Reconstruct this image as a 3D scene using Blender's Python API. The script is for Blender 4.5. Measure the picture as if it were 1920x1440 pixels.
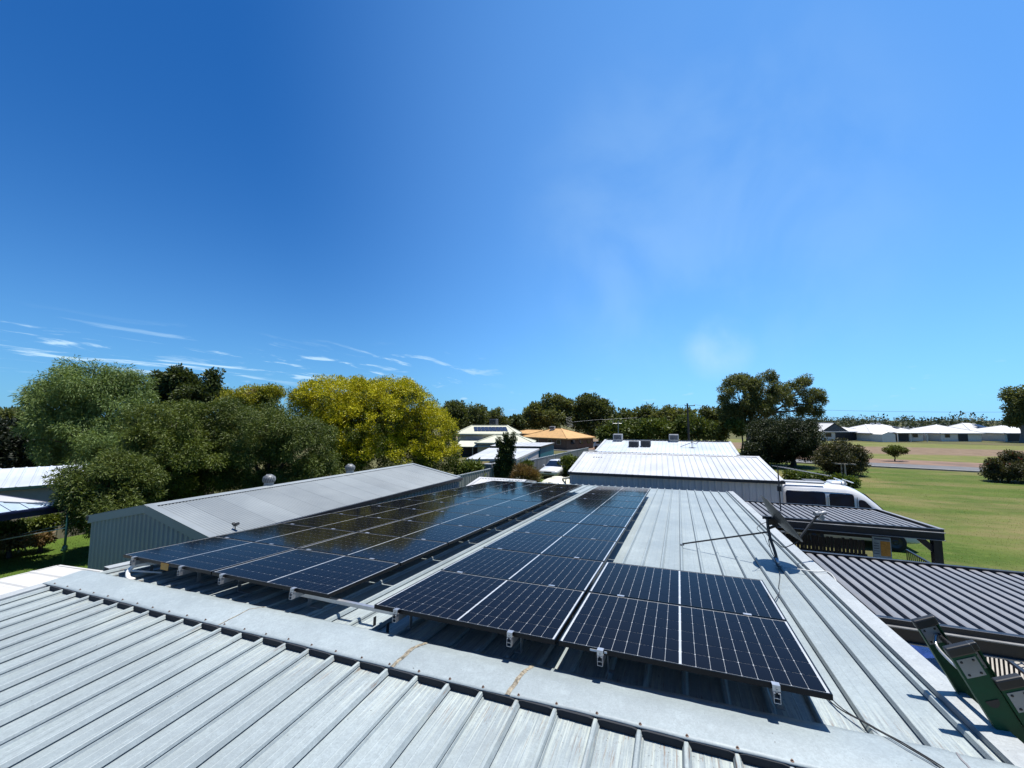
import bpy, math, random
import numpy as np
from mathutils import Vector, Matrix, Euler

R = math.radians
scn = bpy.context.scene
col = scn.collection
for o in list(bpy.data.objects):
    bpy.data.objects.remove(o)

# ------------------------------------------------------------------ camera
CAM = Vector((2.64887, -3.18935, 5.0))
YAW, PITCH, FPX = R(-21.8848), R(4.95), 769.8        # heading from +Y, tilt up, focal length in px of a 1920 wide frame
cd = bpy.data.cameras.new('camera')
cd.sensor_width = 36.0
cd.lens = 36.0 * FPX / 1920.0
cd.clip_start, cd.clip_end = 0.05, 6000
cam = bpy.data.objects.new('camera', cd)
col.objects.link(cam)
cam.location = CAM
cam.rotation_euler = (math.pi / 2 + PITCH, 0, -YAW)
scn.camera = cam
scn.render.resolution_x, scn.render.resolution_y = 1024, 768

# ------------------------------------------------------------------ sun, sky, exposure
SUNV = Vector((0.17, 0.13, 1.0)).normalized()
sl = bpy.data.lights.new('sun', 'SUN')
sl.energy, sl.angle, sl.color = 5.0, R(0.53), (1.0, 0.965, 0.91)
sun = bpy.data.objects.new('sun', sl)
col.objects.link(sun)
sun.rotation_euler = SUNV.to_track_quat('Z', 'Y').to_euler()
sun.location = (0, 0, 40)

world = bpy.data.worlds.new('World')
scn.world = world
world.use_nodes = True
wn, wl = world.node_tree.nodes, world.node_tree.links
wn.clear()

def wnode(t, **kw):
    n = wn.new(t)
    for k, v in kw.items():
        setattr(n, k, v)
    return n

def wmath(op, a, b=None, c=None, clamp=False):
    n = wn.new('ShaderNodeMath'); n.operation = op; n.use_clamp = clamp
    for i, x in enumerate((a, b, c)):
        if x is None: continue
        if isinstance(x, (int, float)): n.inputs[i].default_value = x
        else: wl.new(x, n.inputs[i])
    return n.outputs[0]

sky = wnode('ShaderNodeTexSky', sky_type='NISHITA', sun_disc=False)
sky.sun_elevation = math.asin(SUNV.z)
sky.sun_rotation = math.atan2(SUNV.x, SUNV.y)
sky.altitude, sky.air_density, sky.dust_density, sky.ozone_density = 200, 1.0, 0.55, 1.2
hsv = wnode('ShaderNodeHueSaturation')
hsv.inputs['Saturation'].default_value = 1.0
hsv.inputs['Value'].default_value = 1.0
wl.new(sky.outputs[0], hsv.inputs['Color'])
tc = wnode('ShaderNodeTexCoord')
sep = wnode('ShaderNodeSeparateXYZ')
wl.new(tc.outputs['Generated'], sep.inputs[0])
X, Y, Z = sep.outputs

def sky_dir(px, py):
    """unit direction of a place in the sky"""
    f = Vector((math.sin(YAW) * math.cos(PITCH), math.cos(YAW) * math.cos(PITCH), math.sin(PITCH)))
    r = Vector((math.cos(YAW), -math.sin(YAW), 0)); u = r.cross(f)
    return (f + r * (px - 960) / FPX + u * (720 - py) / FPX).normalized()

def lobe(d, c0, c1):
    n = wn.new('ShaderNodeVectorMath'); n.operation = 'DOT_PRODUCT'
    wl.new(tc.outputs['Generated'], n.inputs[0]); n.inputs[1].default_value = d
    m = wn.new('ShaderNodeMapRange'); m.interpolation_type = 'SMOOTHSTEP'
    wl.new(n.outputs['Value'], m.inputs[0])
    m.inputs[1].default_value, m.inputs[2].default_value = c0, c1
    return m.outputs[0]

def wramp(v, a, b):
    m = wn.new('ShaderNodeMapRange'); m.interpolation_type = 'SMOOTHSTEP'
    wl.new(v, m.inputs[0]); m.inputs[1].default_value, m.inputs[2].default_value = a, b
    return m.outputs[0]

# thin high cloud: noise on a flat layer overhead
zc = wmath('MAXIMUM', Z, 0.02)
cx = wmath('DIVIDE', X, wmath('ADD', zc, 0.03)); cy = wmath('DIVIDE', Y, wmath('ADD', zc, 0.03))
comb = wnode('ShaderNodeCombineXYZ'); wl.new(cx, comb.inputs[0]); wl.new(cy, comb.inputs[1])
mp = wnode('ShaderNodeMapping'); wl.new(comb.outputs[0], mp.inputs[0])
mp.inputs['Rotation'].default_value = (0, 0, R(28)); mp.inputs['Scale'].default_value = (1.9, 0.85, 1)
mp.inputs['Location'].default_value = (3.1, 1.4, 0)
n1 = wnode('ShaderNodeTexNoise'); wl.new(mp.outputs[0], n1.inputs['Vector'])
n1.inputs['Scale'].default_value = 1.0; n1.inputs['Detail'].default_value = 9; n1.inputs['Roughness'].default_value = 0.62
n1.inputs['Distortion'].default_value = 0.5
cl = wramp(n1.outputs[0], 0.53, 0.66)
band = wmath('MULTIPLY', wramp(Z, 0.065, 0.10), wramp(Z, 0.185, 0.12))
left = lobe(sky_dir(420, 665), 0.80, 0.93)
cl_left = wmath('MULTIPLY', wmath('MULTIPLY', cl, band), left)
# small fair weather puffs low on the right
n3 = wnode('ShaderNodeTexNoise'); mp3 = wnode('ShaderNodeMapping')
wl.new(tc.outputs['Generated'], mp3.inputs[0]); mp3.inputs['Scale'].default_value = (22, 22, 75)
wl.new(mp3.outputs[0], n3.inputs['Vector']); n3.inputs['Scale'].default_value = 1; n3.inputs['Detail'].default_value = 3
puff = wmath('MULTIPLY', wmath('MULTIPLY', wramp(n3.outputs[0], 0.63, 0.78), wmath('MULTIPLY', wramp(Z, 0.015, 0.04), wramp(Z, 0.11, 0.05))), 0.6)
# pale smoke drifting up
n2 = wnode('ShaderNodeTexNoise'); mp2 = wnode('ShaderNodeMapping')
wl.new(tc.outputs['Generated'], mp2.inputs[0]); mp2.inputs['Scale'].default_value = (4.2, 4.2, 3.4)
wl.new(mp2.outputs[0], n2.inputs['Vector']); n2.inputs['Scale'].default_value = 1; n2.inputs['Detail'].default_value = 8
n2.inputs['Roughness'].default_value = 0.5; n2.inputs['Distortion'].default_value = 0.35
smoke = wmath('MULTIPLY', wramp(n2.outputs[0], 0.36, 0.72), lobe(sky_dir(1310, 450), 0.90, 0.995))
smoke = wmath('MULTIPLY', smoke, 0.18)
wisp = wmath('MULTIPLY', wmath('MULTIPLY', wramp(n2.outputs[0], 0.33, 0.6), lobe(sky_dir(1345, 652), 0.9965, 0.9998)), 0.5)
fac = wmath('MAXIMUM', wmath('MAXIMUM', wmath('MULTIPLY', cl_left, 0.95), puff), wmath('ADD', smoke, wisp), clamp=True)
mixc = wnode('ShaderNodeMix', data_type='RGBA')
tint = wnode('ShaderNodeMix', data_type='RGBA', blend_type='MULTIPLY'); tint.inputs[0].default_value = 1.0
wl.new(hsv.outputs[0], tint.inputs[6]); tint.inputs[7].default_value = (0.16, 0.73, 1.42, 1)
hz = wnode('ShaderNodeMix', data_type='RGBA')      # paler air towards the horizon
wl.new(wmath('MULTIPLY', wmath('POWER', wmath('SUBTRACT', 1.0, wmath('MAXIMUM', Z, 0.0), clamp=True), 5.0), 0.62), hz.inputs[0])
wl.new(tint.outputs[2], hz.inputs[6]); hz.inputs[7].default_value = (3.7, 7.2, 10.6, 1)
veil = wnode('ShaderNodeMix', data_type='RGBA', blend_type='ADD')      # thin smoke haze on the sunny side
wl.new(lobe(sky_dir(1600, 330), 0.40, 1.0), veil.inputs[0])
wl.new(hz.outputs[2], veil.inputs[6]); veil.inputs[7].default_value = (1.15, 2.35, 3.9, 1)
wl.new(fac, mixc.inputs[0]); wl.new(veil.outputs[2], mixc.inputs[6]); mixc.inputs[7].default_value = (6.3, 9.2, 11.8, 1)
bg = wnode('ShaderNodeBackground'); wl.new(mixc.outputs[2], bg.inputs[0]); bg.inputs[1].default_value = 0.055
wo = wnode('ShaderNodeOutputWorld'); wl.new(bg.outputs[0], wo.inputs[0])

vs = scn.view_settings
vs.view_transform, vs.look, vs.gamma, vs.exposure = 'Standard', 'None', 1.0, 0.74
vs.use_curve_mapping = False
scn.render.engine = 'CYCLES'

# ------------------------------------------------------------------ helpers
FW = Vector((math.sin(YAW) * math.cos(PITCH), math.cos(YAW) * math.cos(PITCH), math.sin(PITCH)))
RT = Vector((math.cos(YAW), -math.sin(YAW), 0))
UP = RT.cross(FW)

def at(px, py, d):
    """world point seen at a place of the photograph, d metres in front of the lens"""
    return CAM + (FW + RT * (px - 960) / FPX + UP * (720 - py) / FPX) * d

class MB:
    def __init__(s): s.v = []; s.f = []
    def add(s, vs, fs):
        n = len(s.v); s.v += [tuple(p) for p in vs]; s.f += [tuple(i + n for i in f) for f in fs]; return s
    def quad(s, a, b, c, d): return s.add([a, b, c, d], [(0, 1, 2, 3)])
    def poly(s, pts): return s.add(pts, [tuple(range(len(pts)))])
    def box(s, lo, hi, T=None):
        x0, y0, z0 = lo; x1, y1, z1 = hi
        p = [(x0, y0, z0), (x1, y0, z0), (x1, y1, z0), (x0, y1, z0), (x0, y0, z1), (x1, y0, z1), (x1, y1, z1), (x0, y1, z1)]
        if T is not None: p = [tuple(T @ Vector(q)) for q in p]
        return s.add(p, [(0, 3, 2, 1), (4, 5, 6, 7), (0, 1, 5, 4), (1, 2, 6, 5), (2, 3, 7, 6), (3, 0, 4, 7)])
    def bar(s, a, b, w, h, up=(0, 0, 1)):
        """box section from a to b, w across, h along up, centred"""
        a, b = Vector(a), Vector(b); d = (b - a).normalized(); sd = d.cross(Vector(up)).normalized(); u = sd.cross(d)
        p = []
        for q in (a, b):
            p += [q - sd * w / 2 - u * h / 2, q + sd * w / 2 - u * h / 2, q + sd * w / 2 + u * h / 2, q - sd * w / 2 + u * h / 2]
        return s.add(p, [(0, 1, 2, 3), (7, 6, 5, 4), (0, 4, 5, 1), (1, 5, 6, 2), (2, 6, 7, 3), (3, 7, 4, 0)])
    def tube(s, pts, r, n=8, cap=True):
        pts = [Vector(p) for p in pts]; rs = r if isinstance(r, (list, tuple)) else [r] * len(pts)
        vv = []; up = Vector((0.13, 0.27, 1)).normalized()
        for i, p in enumerate(pts):
            d = (pts[min(i + 1, len(pts) - 1)] - pts[max(i - 1, 0)]).normalized()
            a = d.cross(up)
            if a.length < 0.05: a = d.cross(Vector((1, 0.2, 0)))
            a.normalize(); b = d.cross(a)
            for k in range(n):
                t = 2 * math.pi * k / n
                vv.append(p + (a * math.cos(t) + b * math.sin(t)) * rs[i])
        ff = []
        for i in range(len(pts) - 1):
            for k in range(n):
                ff.append((i * n + k, i * n + (k + 1) % n, (i + 1) * n + (k + 1) % n, (i + 1) * n + k))
        if cap:
            ff.append(tuple(range(n - 1, -1, -1))); m = (len(pts) - 1) * n; ff.append(tuple(range(m, m + n)))
        return s.add(vv, ff)
    def lathe(s, prof, c, n=20, ax=(0, 0, 1)):
        ax = Vector(ax).normalized(); a = ax.orthogonal().normalized(); b = ax.cross(a); c = Vector(c)
        vv = []
        for (r, h) in prof:
            for k in range(n):
                t = 2 * math.pi * k / n
                vv.append(c + ax * h + (a * math.cos(t) + b * math.sin(t)) * r)
        ff = []
        for i in range(len(prof) - 1):
            for k in range(n):
                ff.append((i * n + k, i * n + (k + 1) % n, (i + 1) * n + (k + 1) % n, (i + 1) * n + k))
        return s.add(vv, ff)
    def prism(s, pts, d):
        """closed polygon pts pushed along d"""
        d = Vector(d); n = len(pts); p = [Vector(q) for q in pts]
        return s.add(p + [q + d for q in p], [tuple(range(n - 1, -1, -1)), tuple(range(n, 2 * n))] + [(i, (i + 1) % n, n + (i + 1) % n, n + i) for i in range(n)])
    def sheet(s, prof, o, ds, dl, nn, t=0.0):
        """profile [(s,h)...] along ds/nn swept along the vector dl"""
        o, ds, dl, nn = Vector(o), Vector(ds), Vector(dl), Vector(nn)
        a = [o + ds * x + nn * h for x, h in prof]; n = len(a)
        return s.add(a + [p + dl for p in a], [(i, i + 1, n + i + 1, n + i) for i in range(n - 1)])
    def loft(s, secs, cap=True):
        n = len(secs[0]); vv = [p for q in secs for p in q]; ff = []
        for i in range(len(secs) - 1):
            for k in range(n):
                ff.append((i * n + k, i * n + (k + 1) % n, (i + 1) * n + (k + 1) % n, (i + 1) * n + k))
        if cap:
            ff.append(tuple(range(n - 1, -1, -1))); m = (len(secs) - 1) * n; ff.append(tuple(range(m, m + n)))
        return s.add(vv, ff)
    def mesh(s, name, smooth=False):
        me = bpy.data.meshes.new(name); me.from_pydata([tuple(p) for p in s.v], [], s.f); me.update()
        if smooth:
            me.polygons.foreach_set('use_smooth', [True] * len(me.polygons))
        return me

def link(name, data, mat=None, parent=None):
    o = bpy.data.objects.new(name, data); col.objects.link(o)
    if mat is not None and data is not None and not data.materials: data.materials.append(mat)
    if parent is not None: o.parent = parent
    return o

def part(name, mb, mat, parent, smooth=False, bevel=0):
    """a part given in world coordinates under a thing (or under another part)"""
    me = mb if isinstance(mb, bpy.types.Mesh) else mb.mesh(name, smooth)
    o = link(name, me, mat, parent)
    if parent is not None and parent.parent is None:
        o.matrix_parent_inverse = parent.matrix_basis.inverted()
    if bevel:
        b = o.modifiers.new('bevel', 'BEVEL'); b.width = bevel; b.segments = 2; b.limit_method = 'ANGLE'
    return o

def lpart(name, mb, mat, parent, smooth=False):
    """a part given in its thing's own coordinates"""
    me = mb if isinstance(mb, bpy.types.Mesh) else mb.mesh(name, smooth)
    return link(name, me, mat, parent)

def tag(o, label, cat, group=None):
    o['label'] = label; o['category'] = cat
    if group: o['group'] = group
    return o

def thing(name, label, cat, loc=(0, 0, 0), group=None, rz=0):
    o = bpy.data.objects.new(name, None); col.objects.link(o)
    o.empty_display_size = 0.2; o.location = loc; o.rotation_euler = (0, 0, rz)
    return tag(o, label, cat, group)

def struct(name, mb, mat):
    o = link(name, mb.mesh(name), mat); o['kind'] = 'structure'; return o

def copy_tree(o, parent=None):
    c = o.copy(); col.objects.link(c); c.parent = parent
    for ch in o.children: copy_tree(ch, c)
    return c

# ------------------------------------------------------------------ materials
class NT:
    def __init__(s, name):
        s.m = bpy.data.materials.new(name); s.m.use_nodes = True
        s.n, s.l = s.m.node_tree.nodes, s.m.node_tree.links; s.n.clear()
        s.out = s.n.new('ShaderNodeOutputMaterial'); s.b = s.n.new('ShaderNodeBsdfPrincipled'); s.l.new(s.b.outputs[0], s.out.inputs[0])
        s.tc = s.n.new('ShaderNodeTexCoord')
    def val(s, sock, v):
        if isinstance(v, (int, float)): sock.default_value = v
        elif isinstance(v, (tuple, list)): sock.default_value = tuple(v) + ((1,) if len(v) == 3 and len(sock.default_value) == 4 else ())
        else: s.l.new(v, sock)
    def noise(s, scale, detail=4, rough=0.55, mscale=(1, 1, 1), dist=0, coord='Object', loc=(0, 0, 0)):
        mp = s.n.new('ShaderNodeMapping'); s.l.new(s.tc.outputs[coord], mp.inputs[0]); mp.inputs['Scale'].default_value = mscale; mp.inputs['Location'].default_value = loc
        n = s.n.new('ShaderNodeTexNoise'); s.l.new(mp.outputs[0], n.inputs['Vector'])
        n.inputs['Scale'].default_value = scale; n.inputs['Detail'].default_value = detail; n.inputs['Roughness'].default_value = rough; n.inputs['Distortion'].default_value = dist
        return n.outputs[0]
    def voro(s, scale, mscale=(1, 1, 1)):
        mp = s.n.new('ShaderNodeMapping'); s.l.new(s.tc.outputs['Object'], mp.inputs[0]); mp.inputs['Scale'].default_value = mscale
        n = s.n.new('ShaderNodeTexVoronoi'); s.l.new(mp.outputs[0], n.inputs['Vector']); n.inputs['Scale'].default_value = scale
        g = s.n.new('ShaderNodeSeparateColor'); s.l.new(n.outputs['Color'], g.inputs[0]); return g.outputs[0]
    def ramp(s, v, a, b, lo=0.0, hi=1.0):
        m = s.n.new('ShaderNodeMapRange'); m.interpolation_type = 'SMOOTHSTEP'; s.l.new(v, m.inputs[0])
        m.inputs[1].default_value, m.inputs[2].default_value, m.inputs[3].default_value, m.inputs[4].default_value = a, b, lo, hi
        return m.outputs[0]
    def mix(s, f, a, b, mode='MIX'):
        m = s.n.new('ShaderNodeMix'); m.data_type = 'RGBA'; m.blend_type = mode
        s.val(m.inputs[0], f); s.val(m.inputs[6], a); s.val(m.inputs[7], b); return m.outputs[2]
    def math(s, op, a, b=0.0):
        m = s.n.new('ShaderNodeMath'); m.operation = op; s.val(m.inputs[0], a); s.val(m.inputs[1], b); return m.outputs[0]
    def pos(s):
        g = s.n.new('ShaderNodeSeparateXYZ'); s.l.new(s.tc.outputs['Object'], g.inputs[0]); return g.outputs
    def rnd(s):
        return s.n.new('ShaderNodeObjectInfo').outputs['Random']
    def island(s):
        return s.n.new('ShaderNodeNewGeometry').outputs['Random Per Island']
    def bump(s, v, strength=0.3, dist=0.01):
        b = s.n.new('ShaderNodeBump'); s.l.new(v, b.inputs['Height']); b.inputs['Strength'].default_value = strength; b.inputs['Distance'].default_value = dist
        s.l.new(b.outputs[0], s.b.inputs['Normal']); return b
    def set(s, **kw):
        for k, v in kw.items(): s.val(s.b.inputs[k.replace('_', ' ')], v)
        return s

def scl(c, k): return tuple(x * k for x in c)

def plain(name, c, rough=0.5, metal=0.0, var=0.18, scale=3.0, coat=0.0, bump=0.0, mscale=(1, 1, 1), spec=0.5):
    c = scl(c, 0.78 if min(c) > 0.50 else 0.62); t = NT(name); n = t.noise(scale, 5, 0.6, mscale); r = t.rnd()
    a = t.mix(t.ramp(n, 0.3, 0.7), scl(c, 1 - var), scl(c, 1 + var))
    k = t.math('ADD', t.math('MULTIPLY', r, 0.12), 0.94)
    g = t.n.new('ShaderNodeCombineColor'); [t.l.new(k, g.inputs[i]) for i in range(3)]
    t.set(Base_Color=t.mix(1.0, a, g.outputs[0], 'MULTIPLY'), Metallic=metal, Coat_Weight=coat, Specular_IOR_Level=spec)
    t.set(Roughness=t.ramp(n, 0.2, 0.8, max(rough - 0.08, 0.02), min(rough + 0.08, 1)))
    if bump: t.bump(t.noise(scale * 6, 4), bump, 0.01)
    return t.m

def galvanised(name, base, streak=0.35, rust=True, cap_y=None):
    base = scl(base, 0.69); t = NT(name)
    sp = t.voro(95, (1, 1, 1)); sp2 = t.noise(150, 2, 0.6)
    big = t.noise(1.1, 4, 0.6); st = t.noise(1.0, 6, 0.68, (26, 2.0, 6)); st2 = t.noise(1.0, 5, 0.66, (95, 4.0, 6))
    c = t.mix(t.ramp(big, 0.3, 0.72), scl(base, 0.86), scl(base, 1.08))
    mot = t.noise(24, 4, 0.7, (1, 0.7, 1)); c = t.mix(t.math('MULTIPLY', t.ramp(mot, 0.38, 0.66), 0.5), c, scl(base, 0.80)); mot2 = t.noise(9, 4, 0.65); c = t.mix(t.math('MULTIPLY', t.ramp(mot2, 0.5, 0.72), 0.4), c, scl(base, 1.22))
    c = t.mix(t.math('MULTIPLY', t.ramp(sp, 0.1, 0.95), 0.38), c, scl(base, 0.70))
    c = t.mix(t.math('MULTIPLY', t.ramp(sp2, 0.5, 0.75), 0.35), c, scl(base, 1.3))
    c = t.mix(t.math('MULTIPLY', t.ramp(st, 0.54, 0.72), streak), c, (base[0] * 1.30, base[1] * 1.25, base[2] * 1.12))
    c = t.mix(t.math('MULTIPLY', t.ramp(st2, 0.58, 0.75), streak * 0.8), c, scl(base, 0.62))
    if cap_y is not None:
        p = t.pos()
        near = t.ramp(t.math('ABSOLUTE', t.math('SUBTRACT', p[1], cap_y)), 0.22, 1.0, 1.0, 0.0)
        a = t.math('MULTIPLY', near, t.ramp(t.noise(1.0, 5, 0.65, (60, 2.2, 5)), 0.46, 0.62))
        c = t.mix(t.math('MULTIPLY', a, 0.5), c, (0.42, 0.455, 0.40))
        near2 = t.ramp(t.math('ABSOLUTE', t.math('SUBTRACT', p[1], cap_y)), 0.22, 0.75, 1.0, 0.0)
        b = t.math('MULTIPLY', near2, t.ramp(t.noise(1.0, 5, 0.7, (75, 4, 5), loc=(9, 4, 0)), 0.56, 0.66))
        c = t.mix(t.math('MULTIPLY', b, 0.8), c, (0.15, 0.09, 0.05))
        d = t.math('MULTIPLY', near2, t.ramp(t.noise(70, 3, 0.7), 0.63, 0.70))
        c = t.mix(t.math('MULTIPLY', d, 0.85), c, (0.06, 0.055, 0.05))
    specks = t.ramp(t.noise(38, 2, 0.5, loc=(3, 8, 1)), 0.745, 0.775)
    c = t.mix(t.math('MULTIPLY', specks, 0.8), c, (0.05, 0.05, 0.05))
    k = t.math('ADD', t.math('MULTIPLY', t.rnd(), 0.10), 0.95)
    g = t.n.new('ShaderNodeCombineColor'); [t.l.new(k, g.inputs[i]) for i in range(3)]
    t.set(Base_Color=t.mix(1.0, c, g.outputs[0], 'MULTIPLY'), Metallic=0.08, Roughness=t.ramp(big, 0.2, 0.8, 0.5, 0.66))
    t.bump(t.noise(7, 3, 0.5, (1, 0.25, 1)), 0.12, 0.01)
    return t.m

def leafmat(name, a, b, trans=0.35, dead=None):
    a, b = scl(a, 0.74), scl(b, 0.74); t = NT(name); i = t.island(); big = t.noise(0.55, 3, 0.6); r = t.ramp(i, 0.0, 1.0)
    c = t.mix(r, a, b)
    c = t.mix(t.ramp(big, 0.35, 0.7, 0.0, 0.55), c, scl(b, 1.15))
    if dead: c = t.mix(t.ramp(t.noise(0.8, 2, loc=(4, 2, 7)), 0.6, 0.72, 0, 0.8), c, dead)
    t.set(Base_Color=c, Roughness=0.55, Specular_IOR_Level=0.25)
    tr = t.n.new('ShaderNodeBsdfTranslucent'); t.l.new(t.mix(1.0, c, (1.25, 1.2, 0.55), 'MULTIPLY'), tr.inputs[0])
    mx = t.n.new('ShaderNodeMixShader'); mx.inputs[0].default_value = trans
    t.l.new(t.b.outputs[0], mx.inputs[1]); t.l.new(tr.outputs[0], mx.inputs[2]); t.l.new(mx.outputs[0], t.out.inputs[0])
    return t.m

M = {}
M['galv'] = galvanised('weathered_zinc_roof', (0.345, 0.400, 0.410), 0.07, cap_y=-0.18)
M['galv_cap'] = galvanised('zinc_ridge_cap', (0.37, 0.43, 0.445), 0.10)
M['galv_barge'] = galvanised('zinc_barge', (0.44, 0.47, 0.475), 0.3)
M['galv_screw'] = plain('rusty_screw', (0.20, 0.13, 0.10), 0.6, 0.5)
M['foam'] = plain('black_foam_closure', (0.022, 0.026, 0.034), 0.85)
M['sealant'] = plain('old_brown_sealant', (0.30, 0.26, 0.19), 0.85, var=0.6, scale=40, bump=0.5)
M['sealant_grey'] = plain('grey_sealant', (0.25, 0.25, 0.26), 0.8)
M['frame'] = plain('black_anodised_frame', (0.012, 0.013, 0.016), 0.35, 0.6)
M['alu'] = plain('mill_aluminium', (0.62, 0.62, 0.63), 0.35, 0.75)
M['alu_dull'] = plain('dull_aluminium', (0.40, 0.41, 0.42), 0.5, 0.6)
M['black'] = plain('black_plastic', (0.012, 0.012, 0.013), 0.5)
M['darkgrey'] = plain('dark_grey_metal', (0.045, 0.05, 0.056), 0.45, 0.3)
M['white_pvc'] = plain('white_pvc', (0.75, 0.74, 0.70), 0.5)
M['label_orange'] = plain('orange_label', (0.62, 0.30, 0.03), 0.5)
M['label_white'] = plain('white_label', (0.7, 0.7, 0.7), 0.5)
M['wall_brick'] = plain('pale_wall', (0.30, 0.29, 0.27), 0.8)
M['charcoal'] = plain('charcoal_steel', (0.018, 0.021, 0.030), 0.4, 0.2)
M['pergola_sheet'] = plain('grey_pergola_sheet', (0.25, 0.248, 0.255), 0.5, 0.05, var=0.10, scale=1.2)
M['shed_roof'] = plain('blue_grey_shed_roof', (0.34, 0.375, 0.385), 0.5, 0.2, var=0.06, scale=0.5)
M['shed_wall'] = plain('slate_grey_shed_wall', (0.47, 0.44, 0.44), 0.5, 0.1, var=0.06, scale=0.6)
M['grey_vent'] = plain('dull_grey_vent', (0.20, 0.205, 0.21), 0.5, 0.3)
M['white_roof'] = plain('white_steel_roof', (0.525, 0.525, 0.52), 0.45, 0.05, var=0.05, scale=0.7)
M['white_roof2'] = plain('pale_zinc_house_roof', (0.58, 0.62, 0.66), 0.45, 0.2, var=0.08, scale=0.5)
M['offwhite_roof'] = plain('cream_white_sheet_roof', (0.60, 0.58, 0.53), 0.5, 0.05, var=0.06)
M['grey_wall'] = plain('grey_steel_wall', (0.66, 0.62, 0.60), 0.5, 0.1, var=0.06)
M['gutter_dark'] = plain('dark_gutter', (0.03, 0.03, 0.034), 0.4)
M['fence_grey'] = plain('grey_steel_fence', (0.36, 0.365, 0.36), 0.5, 0.1, var=0.10, scale=0.9)
M['cream_roof'] = plain('cream_roof', (0.66, 0.66, 0.50), 0.6, var=0.06)
M['cream_wall'] = plain('cream_wall', (0.58, 0.57, 0.45), 0.8, var=0.06)
M['tan_roof'] = plain('orange_tile_roof', (0.62, 0.36, 0.13), 0.75, var=0.16, scale=2)
M['brown_brick'] = plain('brown_brick_wall', (0.20, 0.12, 0.075), 0.85, var=0.2, scale=6)
M['teal'] = plain('teal_steel_wall', (0.015, 0.20, 0.27), 0.5, var=0.06)
M['glass_dark'] = plain('dark_window_glass', (0.008, 0.011, 0.022), 0.06, spec=0.6)
M['van_glass'] = plain('navy_van_glass', (0.010, 0.014, 0.050), 0.12, spec=0.3)
M['white_paint'] = plain('white_car_paint', (0.66, 0.665, 0.67), 0.28, coat=0.6, var=0.03)
M['rubber'] = plain('tyre_rubber', (0.018, 0.018, 0.018), 0.85)
M['chrome'] = plain('bright_trim', (0.5, 0.5, 0.52), 0.25, 0.8)
M['headlight'] = plain('headlight_lens', (0.32, 0.34, 0.36), 0.12)
M['green_frp'] = plain('green_fibreglass', (0.012, 0.085, 0.034), 0.55, spec=0.25, var=0.10, scale=14)
M['blue_tarp'] = plain('blue_tarp', (0.008, 0.035, 0.19), 0.32, var=0.3, scale=6, bump=0.5)
M['dark_timber'] = plain('dark_stained_timber', (0.020, 0.017, 0.016), 0.75)
M['pale_timber'] = plain('weathered_pale_timber', (0.46, 0.42, 0.34), 0.85)
M['paling'] = plain('pale_paling', (0.42, 0.37, 0.27), 0.85, var=0.22, scale=2.5)
M['green_trim'] = plain('dark_green_trim', (0.018, 0.085, 0.06), 0.45)
M['navy_trim'] = plain('navy_fascia', (0.008, 0.010, 0.05), 0.35)
M['blue_roof'] = plain('pale_blue_sheet_roof', (0.50, 0.62, 0.74), 0.45, var=0.08)
M['cream_tank'] = plain('cream_poly_tank', (0.72, 0.69, 0.54), 0.5, var=0.06)
M['cooler'] = plain('grey_cooler_box', (0.10, 0.105, 0.115), 0.6)
M['cooler_light'] = plain('pale_cooler_box', (0.5, 0.5, 0.5), 0.6)
M['poster_blue'] = plain('pale_blue_print', (0.30, 0.42, 0.50), 0.6)
M['poster_orange'] = plain('orange_print', (0.60, 0.30, 0.04), 0.6, var=0.3, scale=22)
M['poster_navy'] = plain('navy_print', (0.03, 0.06, 0.14), 0.6)
M['bark'] = plain('brown_bark', (0.085, 0.065, 0.048), 0.9, var=0.35, scale=5, bump=0.6, mscale=(1, 1, 0.25))
M['gum_bark'] = plain('pale_gum_bark', (0.28, 0.25, 0.21), 0.85, var=0.35, scale=2, mscale=(1, 1, 0.3))
M['pole_wood'] = plain('grey_pole_wood', (0.10, 0.085, 0.07), 0.9)
M['wire'] = plain('cable_black', (0.03, 0.03, 0.03), 0.6)
M['wire_light'] = plain('pale_line', (0.6, 0.6, 0.56), 0.6)
M['far_white'] = plain('far_white_roof', (0.60, 0.59, 0.57), 0.5, var=0.04)
M['far_wall'] = plain('far_house_wall', (0.82, 0.76, 0.66), 0.8, var=0.06)
M['garage_dark'] = plain('dark_garage_door', (0.012, 0.014, 0.022), 0.5)
M['gable_grey'] = plain('grey_gable', (0.11, 0.12, 0.13), 0.7)
M['pv_far'] = plain('far_solar_glass', (0.025, 0.028, 0.05), 0.2, spec=0.6)

# silicon cells under glass: coat layer is the cover glass
t = NT('solar_cell_under_glass')
p = t.pos()
w = t.n.new('ShaderNodeTexWave'); w.bands_direction = 'Y'; w.inputs['Scale'].default_value = 18.0; t.l.new(t.tc.outputs['Object'], w.inputs[0])
c = t.mix(t.ramp(w.outputs[1], 0.90, 0.99, 0, 0.22), (0.0032, 0.0038, 0.0075), (0.022, 0.024, 0.032))
c = t.mix(t.ramp(t.noise(1.3, 3), 0.3, 0.75, 0, 0.6), c, (0.0025, 0.003, 0.0055))
t.set(Base_Color=c, Roughness=0.35, Specular_IOR_Level=0.0, Coat_Weight=0.72, Coat_Roughness=0.07, Coat_IOR=1.17)
M['cell'] = t.m
t = NT('white_backsheet_under_glass')
t.set(Base_Color=t.mix(t.ramp(t.noise(9, 3), 0.3, 0.7), (0.34, 0.35, 0.35), (0.42, 0.43, 0.43)), Roughness=0.5, Coat_Weight=1.0, Coat_Roughness=0.075, Coat_IOR=1.38)
M['backsheet'] = t.m

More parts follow.
